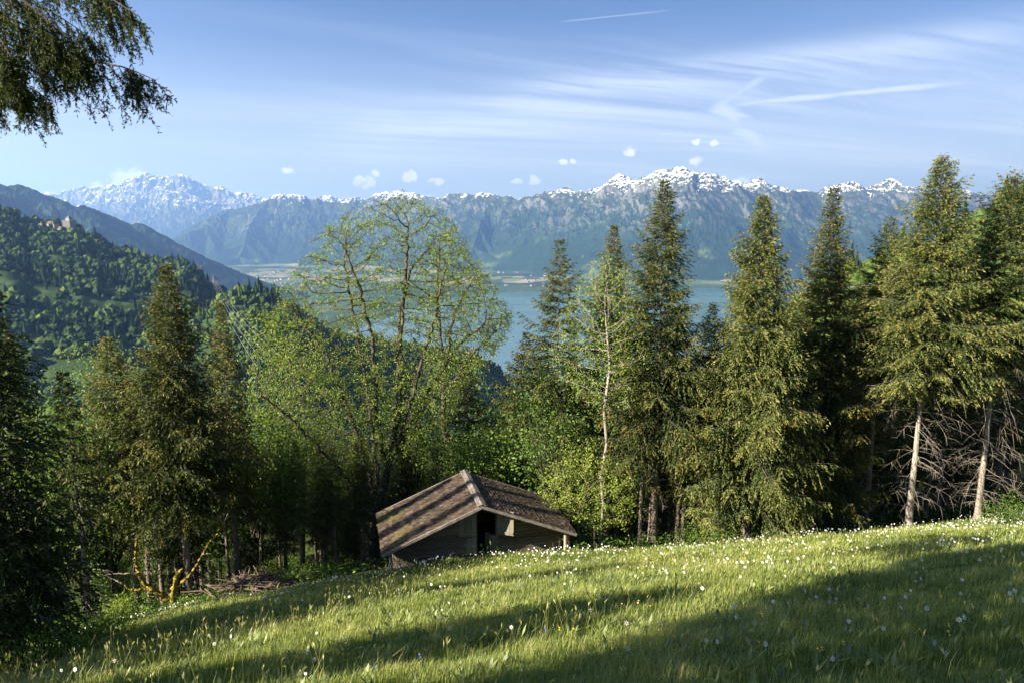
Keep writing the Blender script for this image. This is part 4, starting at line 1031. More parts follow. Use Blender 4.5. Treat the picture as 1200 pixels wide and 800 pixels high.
bush_p = [shrub('bright green broad leaved tree growing among the trunks inside the wood', (0, 0, 0), (1.5, 1.5, 1.7), 220, 'leaf', 80, 60, trunk_h=1.6, group='leafy trees inside the wood', name='leafy_tree', cat='tree', tint=(.36, .3), spread=.26),
          shrub('bright green broad leaved tree growing among the trunks inside the wood', (0, 0, 0), (1.3, 1.3, 2.1), 221, 'leaf', 90, 60, trunk_h=2.0, group='leafy trees inside the wood', name='leafy_tree', cat='tree', tint=(.46, .3), spread=.26),
          shrub('green bush at the foot of the trees along the edge of the meadow', (0, 0, 0), (1.1, 1.0, 1.1), 222, 'leaf', 60, 60, group='bushes under the trees', tint=(.38, .3)),
          shrub('green bush at the foot of the trees along the edge of the meadow', (0, 0, 0), (1.4, 1.0, .8), 223, 'leaf', 60, 60, group='bushes under the trees', tint=(.60, .3), leaf=(.07, .04))]
def understory():
    rng = rng_(12); first = [True] * 4; done = []
    def put(k, x, y, s):
        p = np.array([x, y, gz(x, y) - .05]); sc = (s * rng.uniform(.85, 1.15), s * rng.uniform(.85, 1.15), s)
        if first[k]:
            o = bush_p[k]; o.location = tuple(p); o.scale = sc; o.rotation_euler = (0, 0, rng.uniform(0, 6)); first[k] = False
        else: dup(bush_p[k], p, rng.uniform(0, 6.28), sc)
        done.append(p)
    # chosen leafy masses behind the hut and between the trunks: (photo column, row of the middle, depth, size, kind)
    for (px, py, Y, s, k) in ((648, 500, 31.5, 1.15, 0), (668, 470, 33, 1.1, 1), (540, 545, 32.5, 1.2, 0), (572, 540, 34.0, 1.2, 0), (594, 500, 40.0, 1.3, 1), 
                              (330, 590, 30, 1.3, 1), (480, 500, 36, 1.5, 1), (300, 560, 34, 1.4, 1), (120, 560, 27, 1.1, 0), (85, 590, 26, 1.1, 1), (250, 560, 35, 1.4, 0),
                              (30, 620, 26, 1.3, 0), (800, 540, 36, 1.2, 1), (905, 545, 40, 1.4, 0), (960, 560, 42, 1.4, 1), (1040, 580, 40, 1.2, 0), (1185, 560, 38, 1.3, 1), (740, 560, 34, 1.1, 0)):
        c = on_ray(px, py, Y); g = gz(c[0], c[1]); h = c[2] - g
        s2 = min(max(s, h / 3.4), 1.7); put(k, c[0], c[1], s2)
    n = 0
    for t in range(1500):
        if n >= 85: break
        Y = rng.uniform(20, 52); X = rng.uniform(-.78, .78) * Y; d = Y - meadow_edge(X)
        if d < .8 or (abs(X + 1.5) < 6.3 and Y < 30.5) or (X < -4 and X > -8 and Y < 29): continue
        if d < 2.5 and X > 5: continue
        if any((X - q_[0]) ** 2 + (Y - q_[1]) ** 2 < 1.6 for q_ in done): continue
        k = int(rng.choice([2, 3])) if d < 5 else int(rng.integers(0, 4)); s = rng.uniform(.5, 1.25) if k >= 2 else rng.uniform(.7, 1.25)
        p = np.array([X, Y, gz(X, Y)])
        if not fits(p, 4.5 * s, 1): continue
        put(k, X, Y, s); n += 1
understory()
# single shrubs one can point to along the meadow's left edge
for (px, py, sx, sz, mat, lab, sd) in ((140, 735, .75, .85, 'leaf_light', 'yellowish shrub with thin twigs at the meadow edge right of the dark spruce', 231),
                                       (112, 752, .6, .5, 'leaf_light', 'low pale bramble at the foot of the dark spruce', 232),
                                       (218, 690, .45, .65, 'leaf_light', 'small grey green shrub beside the foot of the orange lichen covered tree', 233),
                                       (262, 676, .8, .55, 'leaf', 'dark green bush between the lichen covered tree and the brush pile', 234),
                                       (345, 655, 1.0, .6, 'leaf', 'bright green bush above the brush pile', 235),
                                       (385, 645, .7, .5, 'leaf', 'green bush left of the trunk of the wide sparse tree', 236),
                                       (60, 778, .8, .6, 'leaf', 'shaded bush low at the left end of the meadow', 237),
                                       (832, 626, .7, .75, 'leaf', 'dark bush under the broad dense spruce at the meadow edge', 238),
                                       (905, 622, .7, .7, 'spruce_fresh', 'low young spruce bush between the broad and the narrow spruce', 239),
                                       (1180, 590, .9, 1.3, 'leaf', 'leafy green bush at the right edge behind the bare trunk', 240)):
    b = hit(px, py)
    if b[1] > 40: b = foot_x(px, py, 26)
    shrub(lab, b, (sx, sx, sz), sd, mat, 46, 46, leaf=(.075, .042), tint=(.5, .25), spread=.15)

# ------------------------------------------------------------------ the hut
m_plank = rough('weathered_planks', [(.25, (.055, .042, .031)), (.5, (.125, .098, .075)), (.75, (.21, .172, .140))], 3.0, (1.0, 6, 9), .5, .35)
m_door = rough('old_door_boards', [(.25, (.085, .075, .058)), (.5, (.175, .155, .120)), (.75, (.27, .24, .19))], 3.0, (8, 4, .8), .5, .3)
m_post = rough('pale_post', [(.3, (.16, .12, .09)), (.7, (.34, .28, .22))], 4.0, (6, 6, 1), .4)
def _moss(T, c, v):
    n = T.noise(v, .8, 6, .65)
    s = T.sep(v); lo = T.smooth(T.math('ADD', s[0], T.math('MULTIPLY', T.math('SUBTRACT', n, .5), 4.0)), -1.6, -3.4)
    m = T.math('MULTIPLY', T.smooth(n, .50, .62), T.math('ADD', T.math('MULTIPLY', lo, .8), .12))
    return T.mix(m, c, (.115, .10, .030))
m_shingle = rough('old_shingles', [(.2, (.020, .014, .010)), (.5, (.052, .037, .028)), (.8, (.125, .092, .072))], 2.2, (1, 1, 1), .5, .5, extra=_moss)
m_ridge = rough('ridge_boards', [(.3, (.085, .074, .065)), (.7, (.19, .17, .155))], 5.0, (1, 1, 1), .4)
m_barge = rough('barge_wood', [(.3, (.12, .10, .085)), (.7, (.30, .26, .23))], 5.0, (1, 1, 1), .4)
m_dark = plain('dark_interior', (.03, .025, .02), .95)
def hut():
    rng = rng_(55)
    ang = R(14.0)                                     # the ridge runs away and to the left
    C = np.array([-1.15, 25.0, -10.37])               # front end of the ridge
    root = empty('wooden_hut', (C[0], C[1], C[2]), ang, 'low weathered timber hut with a wide shingle roof and open split door', 'hut')
    # local frame: x along the gable, y along the ridge (away), z up; origin at the front end of the ridge
    hw, rise, ln = 3.86, 1.56, 3.95
    sl = rise / hw; flr = -2.25
    th = math.atan(sl); cs, sn = math.cos(th), math.sin(th)
    for sg in (-1, 1):                               # two roof slopes of overlapping shingles
        mb = MB()
        box_c = np.array([sg * hw / 2, ln / 2, -rise / 2 - .07])
        boxes(mb, [box_c], [[hw / 2 * 1.0, 0, -sg * rise / 2]], [[0, ln / 2, 0]], [[sg * sn * .025, 0, cs * .025]], .25)
        slope = math.hypot(hw, rise); row = .155; nrow = int(slope / row)
        for k in range(nrow + 1):
            d0 = slope - k * row                    # lower edge of the row
            w = rng.uniform(.09, .17, 44); y1 = np.cumsum(w); n = int(np.searchsorted(y1, ln)) + 1; n = min(n, 44)
            y1 = np.minimum(y1[:n], ln); y0 = np.concatenate([[0], y1[:-1]]); okk = y1 - y0 > .02; y0, y1 = y0[okk], y1[okk]; n = len(y0)
            sagk = .045 * math.sin(math.pi * min(1, d0 / slope)) # the old roof sags a little
            dd = d0 + rng.normal(0, .014, n); lift = .030 + rng.random(n) * .020
            lo = np.stack([sg * dd * cs, (y0 + y1) / 2, -dd * sn - sagk], -1); hi = lo + np.array([-sg * cs, 0, sn]) * .25
            nn = np.array([sg * sn, 0, cs])
            cc = (lo + hi) / 2 + nn * (lift[:, None] * .5 + .004)
            axv = (lo - hi) / 2 + nn * (lift[:, None] * .5)
            boxes(mb, cc, axv, np.stack([y0 * 0, (y1 - y0) / 2 - .004, y0 * 0], -1), np.tile(nn * .010, (n, 1)), np.clip(.5 + rng.normal(0, .24, n), 0, 1))
        mb.build('roof', m_shingle, root)
                                            # barge board along the front edge, and the one at the back
        for yy in (-.03, ln + .03):
            vb = MB(); boxes(vb, [[sg * hw / 2, yy, -rise / 2 - .035]], [[hw / 2, 0, -sg * rise / 2]], [[0, .020, 0]], [[sg * sn * .055, 0, cs * .055]], .3)
            vb.build('barge_board', m_barge, root)
    rb = MB()
    k = 9
    for i in range(k):
        y0, y1 = -.06 + (ln + .12) * i / k, -.06 + (ln + .12) * (i + 1) / k
        for sg in (-1, 1): boxes(rb, [[sg * .09, (y0 + y1) / 2, .045 + rng.normal(0, .006)]], [[.10 * cs, 0, -sg * .10 * sn]], [[0, (y1 - y0) / 2 - .006, 0]], [[sg * sn * .012, 0, cs * .012]], rng.random())
    rb.build('ridge_cap', m_ridge, root)
    # front wall of squared logs, door opening x 0.02 .. 0.78
    yw = .62; xl, xr = -3.30, 3.36; dx0, dx1 = -.10, .66; lint = -.42
    wb = MB(); z = flr - 1.1; hgt = .135
    def roofz(x): return -abs(x) * sl - .12
    while z < -.15:
        z1 = z + hgt; zt = z1
        a = xl; b = xr
        half = max(0, (-zt - .12) / sl)
        a = max(a, -half); b = min(b, half)
        pieces = [(a, dx0 - .04), (dx1 + .04, b)] if z1 < lint + .05 else [(a, b)]
        for p0, p1 in pieces:
            if p1 - p0 > .06: boxes(wb, [[(p0 + p1) / 2, yw + rng.normal(0, .006), (z + z1) / 2]], [[(p1 - p0) / 2, 0, 0]], [[0, .055, 0]], [[0, rng.normal(0, .004), hgt / 2 - .008]], np.clip(.5 + rng.normal(0, .22), 0, 1))
        z = z1
    # side and back walls
    zlo = flr - 1.1
    for x in (xl - .06, xr + .06):
        zt = roofz(x) - .06; nb = int((zt - zlo) / hgt)
        for i in range(nb): boxes(wb, [[x, (yw + ln - .35) / 2 + .03, zlo + (i + .5) * hgt]], [[.055, 0, 0]], [[0, (ln - .35 - yw) / 2 - .03, 0]], [[0, 0, hgt / 2 - .008]], rng.random())
    z = zlo
    while z < -.15:
        half = min(3.3, max(0, (-(z + hgt) - .12) / sl))
        if half > .1: boxes(wb, [[0, ln - .35, z + hgt / 2]], [[half, 0, 0]], [[0, .05, 0]], [[0, 0, hgt / 2 - .006]], rng.random())
        z += hgt
    wb.build('wall', m_plank, root)
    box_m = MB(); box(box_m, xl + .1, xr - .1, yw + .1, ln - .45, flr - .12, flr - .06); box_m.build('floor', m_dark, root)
    fm = MB()
    for x in (dx0 - .045, dx1 + .045): box(fm, x - .045, x + .045, yw - .085, yw + .07, flr - .1, lint + .04)
    box(fm, dx0 - .12, dx1 + .12, yw - .09, yw + .075, lint + .043, lint + .15); box(fm, dx0 - .05, dx1 + .05, yw - .10, yw + .09, flr - .16, flr - .085)
    fm.build('door_frame', m_plank, root)
    def leaf(name_lab, x0, x1, z0, z1, hinge, swing, top=True):
        """board door hung at local x = hinge; swing opens it outward (towards the viewer)"""
        mb = MB(); w = x1 - x0; nb = 4
        for i in range(nb): box(mb, w * i / nb + .003, w * (i + 1) / nb - .003, -.016, .016, z0, z1 - (0 if top else .05 * (i % 2)), np.clip(.5 + rng.normal(0, .25), 0, 1))
        for zz in (z0 + .10, z1 - .12): box(mb, .02, w - .02, -.045, -.018, zz - .035, zz + .035, .4)
        boxes(mb, [[w / 2, -.034, (z0 + z1) / 2]], [[(w - .1) / 2, 0, (z1 - z0 - .3) / 2]], [[0, .012, 0]], [[-.025, 0, .03]], .35)
        o = mb.build('door', m_door, root); o.location = (hinge, yw - .10, 0)
        # a door hung on its left edge opens by turning clockwise seen from above
        o.rotation_euler = (0, 0, swing); tag(o, name_lab)
        return o
    zm = flr + .80
    leaf('upper left door leaf folded flat against the wall', 0, .66, zm + .02, lint - .02, -.14 , R(180) + R(-4))
    leaf('lower left door leaf folded flat against the wall', 0, .70, flr + .02, zm - .02, -.14, R(180) + R(-9), False)
    leaf('upper right door leaf standing half open', 0, .70, zm + .02, lint - .02, .70, R(-32))
    leaf('lower right door leaf hanging open inwards', 0, .62, flr + .02, zm - .05, .62, R(180) + R(-62), False)
    for (x, y, z0) in ((-3.52, .18, -1.42), (3.45, .20, -1.40)):
        pm = MB(); tube(pm, [(x, y, z0 - 1.9), (x + .01, y, z0 - .6), (x, y, z0)], [.075, .07, .065], 8, .6, .06, rng); pm.build('post', m_post, root)
    pm = MB()
    for yy in (.25, 1.9, 3.4):
        for sg in (-1, 1): boxes(pm, [[sg * hw * .49, yy, -rise * .49 - .17]], [[hw * .47, 0, -sg * rise * .47]], [[0, .05, 0]], [[sg * sn * .06, 0, cs * .06]], .4)
    pm.build('rafters', m_plank, root)
    return root
hut()

# ------------------------------------------------------------------ the orange lichen-covered dead tree and the brush pile
def lichen_tree():
    rng = rng_(66); b = hit(206, 716); Y = b[1]
    def w(px, py, dy=0): p = on_ray(px, py, Y); p[1] += dy; return p - b
    root = empty('dead_tree', b, 0, 'dead low forked tree covered in orange yellow lichen at the meadow edge', 'tree')
    def limb(mb, pts, r0, r1, sides=9):
        pts = np.array(pts); s = np.linspace(0, 1, len(pts)); t = np.linspace(0, 1, len(pts) * 8)
        P = np.stack([np.interp(t, s, pts[:, k]) for k in range(3)], -1) + rng.normal(0, .012, (len(t), 3)); P[0] = pts[0]
        tube(mb, P, np.linspace(r0, r1, len(t)) * (1 + .10 * np.sin(t * 23) + rng.normal(0, .09, len(t))), sides, .5, .22, rng)
    mb = MB(); limb(mb, [w(207, 719), w(204, 709), w(201, 703)], .15, .12); mb.build('trunk', M['lichen'], root, smooth=True)
    for pts, r0, r1 in (([w(202, 705), w(190, 698), w(180, 688, -.1), w(173, 684, -.15), w(165, 668, -.2), w(162, 650, -.2), (w(165, 625, -.3)), w(167, 616, -.35)], .125, .03),
                        ([w(201, 704), w(203, 690, .1), w(205, 676, .12), w(212, 668, .15)], .11, .055),
                        ([w(211, 684, .1), w(222, 674, .0), w(232, 660, -.1), w(243, 641, -.2), (w(250, 630, -.25)), w(262, 617, -.3), w(266, 608, -.3)], .055, .028),
                        ([w(180, 688, -.1), w(168, 687, -.25), w(158, 685, -.35), w(149, 676, -.4)], .06, .025)):
        m = MB(); limb(m, pts, r0, r1, 11); m.build('limb', M['lichen'], root, smooth=True)
    m = MB()
    for a, c in ((w(165, 668, -.2), w(120, 666, -.5)), (w(150, 678, -.4), w(126, 668, -.3)), (w(173, 668, -.2), w(176, 652, 0)), (w(176, 652, 0), w(170, 640, .1)), (w(250, 630, -.25), w(268, 632, -.4)), (w(205, 672, .1), w(201, 660, .2)), (w(240, 646, -.2), w(252, 646, -.1)), (w(163, 620, -.3), w(150, 630, -.4)), (w(165, 618, -.3), w(178, 606, -.3)), (w(265, 609, -.3), w(256, 598, -.2)), (w(265, 609, -.3), w(272, 596, -.4))):
        limb(m, [a, (a + c) / 2 + rng.normal(0, .05, 3), c], .022, .006, 5)
    m.build('twigs', M['twig'], root)
lichen_tree()
def brush_pile():
    rng = rng_(67); b = hit(300, 695); n = 220
    root = MB(); c = rng.normal(0, 1, (n, 3)) * [.85, .35, .10] + [0, 0, .36]; c[:, 2] = np.abs(c[:, 2]) * np.exp(-(c[:, 0] / 1.2) ** 2) + .05
    d = unit(rng.normal(0, 1, (n, 3)) * [1.4, .7, .22]); l = rng.uniform(.25, .8, n)[:, None]
    segs(root, c - d * l, c + d * l, rng.uniform(.01, .035, n), rng.uniform(.006, .02, n), 5, rng.random(n))
    tag(root.build('brush_pile', rough('brown_brush', [(.3, (.045, .032, .025)), (.7, (.17, .125, .095))], 3, tintmix=.5), loc=tuple(b)), 'heap of brown dead branches at the shaded meadow edge', 'brush pile')
brush_pile()
# ------------------------------------------------------------------ meadow grass
m_grass = foliage('grass_blades', [(0.0, (.040, .075, .014)), (.35, (.175, .228, .036)), (.65, (.325, .365, .075)), (.85, (.42, .40, .13)), (1.0, (.40, .34, .17))], .42, .05, 0)
def grass():
    rng = rng_(88); mb = MB()
    bands = ((2.2, 9, 1500, .0042, 2), (9, 14, 800, .006, 2), (14, 21, 420, .009, 1), (21, 37, 230, .013, 1))
    for r0, r1, dens, wid, seg in bands:
        a0, a1 = R(-46), R(54)
        area = .5 * (r1 * r1 - r0 * r0) * (a1 - a0); n = int(area * dens)
        r = np.sqrt(rng.uniform(r0 * r0, r1 * r1, n)); a = rng.uniform(a0, a1, n)
        X = r * np.sin(a); Y = r * np.cos(a)
        k = (Y < meadow_edge(X) + rng.normal(.2, .35, n)) & ~((np.abs(X + 1.35) < 3.3 - .0 * Y) & (Y > 25.6 + .242 * (X + 1.2)))
        tuft = fbm(X / .55, Y / .55, 3, 61); patch = fbm(X / 3.1, Y / 3.1, 3, 62)
        k &= rng.random(n) < np.clip(.75 + .8 * tuft, .12, 1)
        X, Y, tuft, patch, r = X[k], Y[k], tuft[k], patch[k], r[k]; n = len(X)
        Z = ground_z(X, Y) - .01
        h = (.105 + .08 * rng.random(n) ** 2 + .075 * np.clip(tuft, -.5, 1) + .03 * patch) * np.where(rng.random(n) < .05, 1.9, 1.0); h = np.clip(h, .05, .50)
        az = rng.uniform(0, 2 * np.pi, n); lean = rng.uniform(.1, .75, n) + .25 * np.clip(patch, 0, 1)
        dh = np.stack([np.cos(az), np.sin(az), az * 0], -1); sd = np.stack([-np.sin(az), np.cos(az), az * 0], -1)
        dh = unit(dh + np.array([.25, .10, 0])); B = np.stack([X, Y, Z], -1)
        w = wid * rng.uniform(.7, 1.4, n)[:, None]
        dry = (rng.random(n) < .10 + .10 * np.clip(patch, 0, 1))
        t = np.clip(.36 + .22 * patch + .20 * rng.normal(0, .7, n) + .45 * dry + .1 * tuft, 0, 1)
        up = np.array([0, 0, 1.])
        m1 = B + up * (h * .55)[:, None] + dh * (h * lean * .22)[:, None]
        tip = B + up * (h * (1 - .25 * lean))[:, None] + dh * (h * lean * .85)[:, None]
        if seg == 2:
            V = np.stack([B - sd * w * .5, B + sd * w * .5, m1 + sd * w * .45, m1 - sd * w * .45, tip], 1)
            b5 = (np.arange(n) * 5)[:, None]
            mb.add(V.reshape(-1, 3), b5 + np.array([[0, 1, 2, 3]]), t)
            o = mb.n - n * 5
            F = np.concatenate([b5 + np.array([[3, 2, 4]]) + o, np.full((n, 1), -1)], 1)
            mb.v.append(np.zeros((0, 3))); mb.f.append(F); mb.t.append(np.clip(t + .06, 0, 1)); mb.m.append(np.zeros(n, np.int32))
        else:
            V = np.stack([B - sd * w * .3, m1 + sd * w * .6, tip, m1 - sd * w * .6], 1)
            mb.add(V.reshape(-1, 3), np.arange(n * 4).reshape(-1, 4), t)
    # seed heads on thin stalks, and broad leaves of docks and plantains low in the grass
    n = 5200; r = np.sqrt(rng.uniform(3 ** 2, 20 ** 2, n)); a = rng.uniform(R(-42), R(44), n); X = r * np.sin(a); Y = r * np.cos(a)
    k = (Y < meadow_edge(X) - .3) & (fbm(X / 2.4, Y / 2.4, 3, 64) > -.1); X, Y = X[k], Y[k]; n = len(X)
    B = np.stack([X, Y, ground_z(X, Y)], -1); h = rng.uniform(.30, .55, n)[:, None]; ln = rng.normal(0, .10, (n, 3)) * [1, 1, 0]; T_ = B + np.array([0, 0, 1.]) * h + ln
    segs(mb, B, T_, .0016, .0012, 3, .72); D = unit(T_ - B + rng.normal(0, .15, (n, 3)))
    for j in range(3): diamonds(mb, T_ - D * .03, unit(D + rng.normal(0, .18, (n, 3))), unit(np.cross(D, rng.normal(size=(n, 3)))), rng.uniform(.04, .09, n), rng.uniform(.007, .014, n), rng.uniform(.7, 1, n), mid=.5)
    n = 4200; r = np.sqrt(rng.uniform(2.5 ** 2, 16 ** 2, n)); a = rng.uniform(R(-42), R(44), n); X = r * np.sin(a); Y = r * np.cos(a)
    k = (Y < meadow_edge(X)) & (fbm(X / 1.3, Y / 1.3, 3, 65) > .12); X, Y = X[k], Y[k]; n = len(X)
    for j in range(4):
        B = np.stack([X, Y, ground_z(X, Y) + .02], -1) + rng.normal(0, .02, (n, 3)); az = rng.uniform(0, 6.28, n)
        D = unit(np.stack([np.cos(az), np.sin(az), rng.uniform(.5, 1.6, n)], -1)); S = np.stack([-np.sin(az), np.cos(az), az * 0], -1)
        diamonds(mb, B, D, S, rng.uniform(.08, .20, n), rng.uniform(.02, .05, n), rng.uniform(.1, .5, n), mid=.55)
    tag(mb.build('meadow_grass', m_grass), kind='stuff')
grass()
def rank_growth():
    """taller weeds, nettles and ferns between the grass and the trees"""
    rng = rng_(89); mb = MB(); n = 52000
    Y = rng.uniform(12, 46, n); X = rng.uniform(-.8, .8, n) * Y; d = Y - meadow_edge(X)
    k = (d > -.7) & (rng.random(n) < np.where(d < 3, 1, .45)) & (fbm(X / 1.6, Y / 1.6, 3, 91) > -.15) & ~((np.abs(X + 1.6) < 4.0) & (Y > 24.8) & (Y < 29.6))
    k &= ~((X > 4) & (d < .6)); bp = hit(300, 695); k &= (np.hypot(X - bp[0], Y - bp[1]) > 1.5)
    X, Y = X[k], Y[k]; n = len(X); B = np.stack([X, Y, ground_z(X, Y)], -1); h = rng.uniform(.12, .75, n) ** 1.3
    B[:, 2] += h * .75
    D = unit(rng.normal(size=B.shape) * [1, 1, .5] + [0, 0, .35]); S = unit(np.cross(D, rng.normal(size=B.shape) * .5 + [0, 0, .7]))
    diamonds(mb, B, D, S, rng.uniform(.10, .24, n), rng.uniform(.035, .08, n), np.clip(.35 + .35 * fbm(X / 2, Y / 2, 2, 92) + rng.normal(0, .16, n), 0, 1), mid=.5)
    tag(mb.build('undergrowth', M['leaf']), kind='stuff')
rank_growth()

# ------------------------------------------------------------------ flowers
m_petal = plain('white_petals', (.66, .66, .63), .6); m_cup = plain('yellow_cup', (.75, .42, .05), .6)
m_stem = foliage('flower_stem', [(0, (.05, .09, .02)), (1, (.09, .14, .03))], .2, .05, 0)
m_butter = plain('buttercup_yellow', (.78, .50, .02), .5); m_blue = plain('gentian_blue', (.07, .09, .42), .6)
def petals(mb, C, N, rad, n=6, wid=.62, cone=.15, rng=None, mat=0, cup=True):
    N = unit(np.array(N, float)); s = unit(np.cross(N, [.3, .2, .9])); u = np.cross(N, s)
    for k in range(n):
        a = 2 * np.pi * k / n; d = math.cos(a) * s + math.sin(a) * u + N * cone * (1 if rng is None else rng.uniform(-.8, 1.4)); t = np.cross(N, d)
        V = np.array([C + d * rad * .12, C + d * rad * .6 + t * rad * wid * .5, C + d * rad - N * rad * .08, C + d * rad * .6 - t * rad * wid * .5])
        mb.add(V, [[0, 1, 2, 3]], .5, mat)
    if cup:
        ring = [C + N * rad * .06]; kk = 6
        V = [C + N * .02 * rad] + [C + (math.cos(2 * np.pi * i / kk) * s + math.sin(2 * np.pi * i / kk) * u) * rad * .20 + N * rad * .20 for i in range(kk)]
        mb.add(np.array(V), [[0, i + 1, (i + 1) % kk + 1] for i in range(kk)], .5, 1)
def flower_proto(k):
    rng = rng_(300 + k); h = rng.uniform(.30, .40)
    bend = rng.normal(0, .035, 2); pts = [(0, 0, -.03), (bend[0] * .3, bend[1] * .3, h * .5), (bend[0], bend[1], h - .02), (bend[0] + .012, bend[1] - .012, h)]
    sm = MB(); tube(sm, pts, [.0028, .0025, .0022, .0022], 5)
    for j in range(3):
        a = rng.uniform(0, 6.28); d = np.array([math.cos(a), math.sin(a), 0]); l = h * rng.uniform(.7, .95)
        V = np.array([d * .01, d * .04 + [0, 0, l * .6] + np.cross(d, [0, 0, 1]) * .004, d * .09 + [0, 0, l], d * .04 + [0, 0, l * .6] - np.cross(d, [0, 0, 1]) * .004]); sm.add(V, [[0, 1, 2, 3]], .4)
    o = sm.build('narcissus', m_stem); b = MB()
    petals(b, np.array(pts[-1]) + [.008, -.012, 0], (rng.normal(.2, .45), -1, rng.uniform(.1, .7)), .040, 6, .50, .12, rng)
    b.build('blossom', [m_petal, m_cup], o)
    return o
def flowers():
    rng = rng_(301); n = 26000
    Y = np.sqrt(rng.uniform(3.5 ** 2, 34 ** 2, n)); X = rng.uniform(-.8, .82, n) * Y
    d = meadow_edge(X) - Y
    patch = fbm(X / 4.2, Y / 4.2, 3, 66) + .5 * fbm(X / 1.1, Y / 1.1, 2, 67)
    right = sstep(-3, 14, X) * .5; far = sstep(9, 20, np.hypot(X, Y)) * .55
    strip = np.exp(-((d - 1.3) / 1.1) ** 2) * .85 * ((X < 4) & (X > -13))
    pr = np.clip(.03 + .30 * np.clip(patch + .1, 0, 1) * (.25 + right + far) + strip * np.clip(.5 + patch, 0, 1) * .5 + right * .12, 0, 1) * .75
    k = (d > .15) & (rng.random(n) < pr) & ~((np.abs(X + 1.0) < 3.6) & (Y > 25.0 + .242 * (X + 1.2)))
    X, Y = X[k], Y[k]
    P = np.stack([X, Y, ground_z(X, Y)], -1)
    # lying in the picture
    px, py = pix_of(P); v = (px > 0) & (px < 1200) & (py < 812) & (py > 0); P = P[v]
    P = P[np.argsort(np.linalg.norm(P, axis=1))]
    near, rest = P[:300], P[300:]
    pro = [flower_proto(i) for i in range(4)]; used = [False] * 4
    for i, p in enumerate(near):
        k = int(rng.integers(0, 4)); dd = np.linalg.norm(p); s = rng.uniform(.55, .88)
        s_co = p[1] * .8 - p[0] * .6
        lab, grp = ('white star shaped narcissus on a thin stem in the shaded grass close to the viewer', 'narcissi in the near shade') if s_co < 4.6 else ('white narcissus on a thin stem in the middle of the sunlit and striped meadow', 'narcissi farther up the meadow')
        if not used[k]:
            o = pro[k]; used[k] = True; o.location = tuple(p); o.rotation_euler = (rng.normal(0, .1), rng.normal(0, .1), rng.normal(0, .8)); o.scale = (s,) * 3
            tag(o, lab, 'flower', grp)
        else:
            dup(pro[k], p, rng.normal(0, .8), s, lab, grp, tilt=(rng.normal(0, .12), rng.normal(0, .12)))
    mb = MB(); st = MB()
    for p in rest:
        h = rng.uniform(.20, .34); N = (rng.normal(.1, .5), -1, rng.uniform(.1, .9))
        petals(mb, p + [0, 0, h], N, rng.uniform(.024, .035), 6, .55, .12, rng, 0, False)
    tag(mb.build('narcissus_blossoms', m_petal), kind='stuff')
    def small(name, cat, mat, n, h, rad, label, grp, seed, reg):
        r2 = rng_(seed); pr_ = []
        sm = MB(); tube(sm, [(0, 0, -.02), (.01, 0, h * .5), (0, .01, h)], [.002, .0018, .0015], 4); o = sm.build(name, m_stem)
        b = MB(); petals(b, np.array([0, .01, h]), (.1, -.5, 1), rad, 5, .95, .35, r2, 0, False); petals(b, np.array([.015, 0, h - .02]), (.5, -.6, .6), rad * .8, 5, .95, .4, r2, 0, False); b.build('blossom', mat, o)
        tag(o, label, cat, grp); first = True; c = 0
        while c < n:
            px, py = r2.uniform(reg[0], reg[2]), r2.uniform(reg[1], reg[3]); p = hit(px, py, 40)
            if p[1] > meadow_edge(p[0]) - .3: continue
            if first: o.location = tuple(p); first = False
            else: dup(o, p, r2.uniform(0, 6), r2.uniform(.8, 1.2))
            c += 1
    small('buttercup', 'flower', m_butter, 46, .24, .011, 'small yellow buttercup low in the meadow grass', 'buttercups in the meadow', 311, (560, 650, 1195, 796))
    small('bluebell', 'flower', m_blue, 40, .20, .011, 'small deep blue flower low in the shaded meadow grass', 'blue flowers in the meadow', 312, (430, 720, 1150, 798))
flowers()

# ------------------------------------------------------------------ castle, houses and town
m_wall = plain('pale_render', (.34, .29, .24), .9); m_stone = plain('grey_stone', (.19, .175, .155), .9)
m_roof = plain('brown_tiles', (.105, .070, .055), .8); m_slate = plain('dark_slate', (.07, .07, .075), .7); m_win = plain('dark_window', (.03, .03, .035), .3)
def gable_roof(mb, w, d, z, h, over=.5):
    V = np.array([(-w / 2 - over, -d / 2 - over, z), (w / 2 + over, -d / 2 - over, z), (w / 2 + over, d / 2 + over, z), (-w / 2 - over, d / 2 + over, z), (-w / 2 - over, 0, z + h), (w / 2 + over, 0, z + h)])
    mb.add(V, [[0, 1, 5, 4], [2, 3, 4, 5]]); mb.add(V, [[1, 2, 5], [3, 0, 4]]); mb.add(V, [[3, 2, 1, 0]])
def hip_roof(mb, w, d, z, h, over=.6, ridge=.3):
    a, b, r = w / 2 + over, d / 2 + over, w * ridge / 2
    V = np.array([(-a, -b, z), (a, -b, z), (a, b, z), (-a, b, z), (-r, 0, z + h), (r, 0, z + h)])
    mb.add(V, [[0, 1, 5, 4], [2, 3, 4, 5]]); mb.add(V, [[1, 2, 5], [3, 0, 4]]); mb.add(V, [[3, 2, 1, 0]])
def windows(root, w, d, z0, rows, cols, ww=1.1, wh=1.6, gap=3.2):
    n = 0
    for r in range(rows):
        for c in range(cols):
            x = -w / 2 + w * (c + .5) / cols; z = z0 + r * gap
            mb = MB(); box(mb, x - ww / 2, x + ww / 2, -d / 2 - .12, -d / 2 + .02, z, z + wh); mb.build('window', m_win, root)
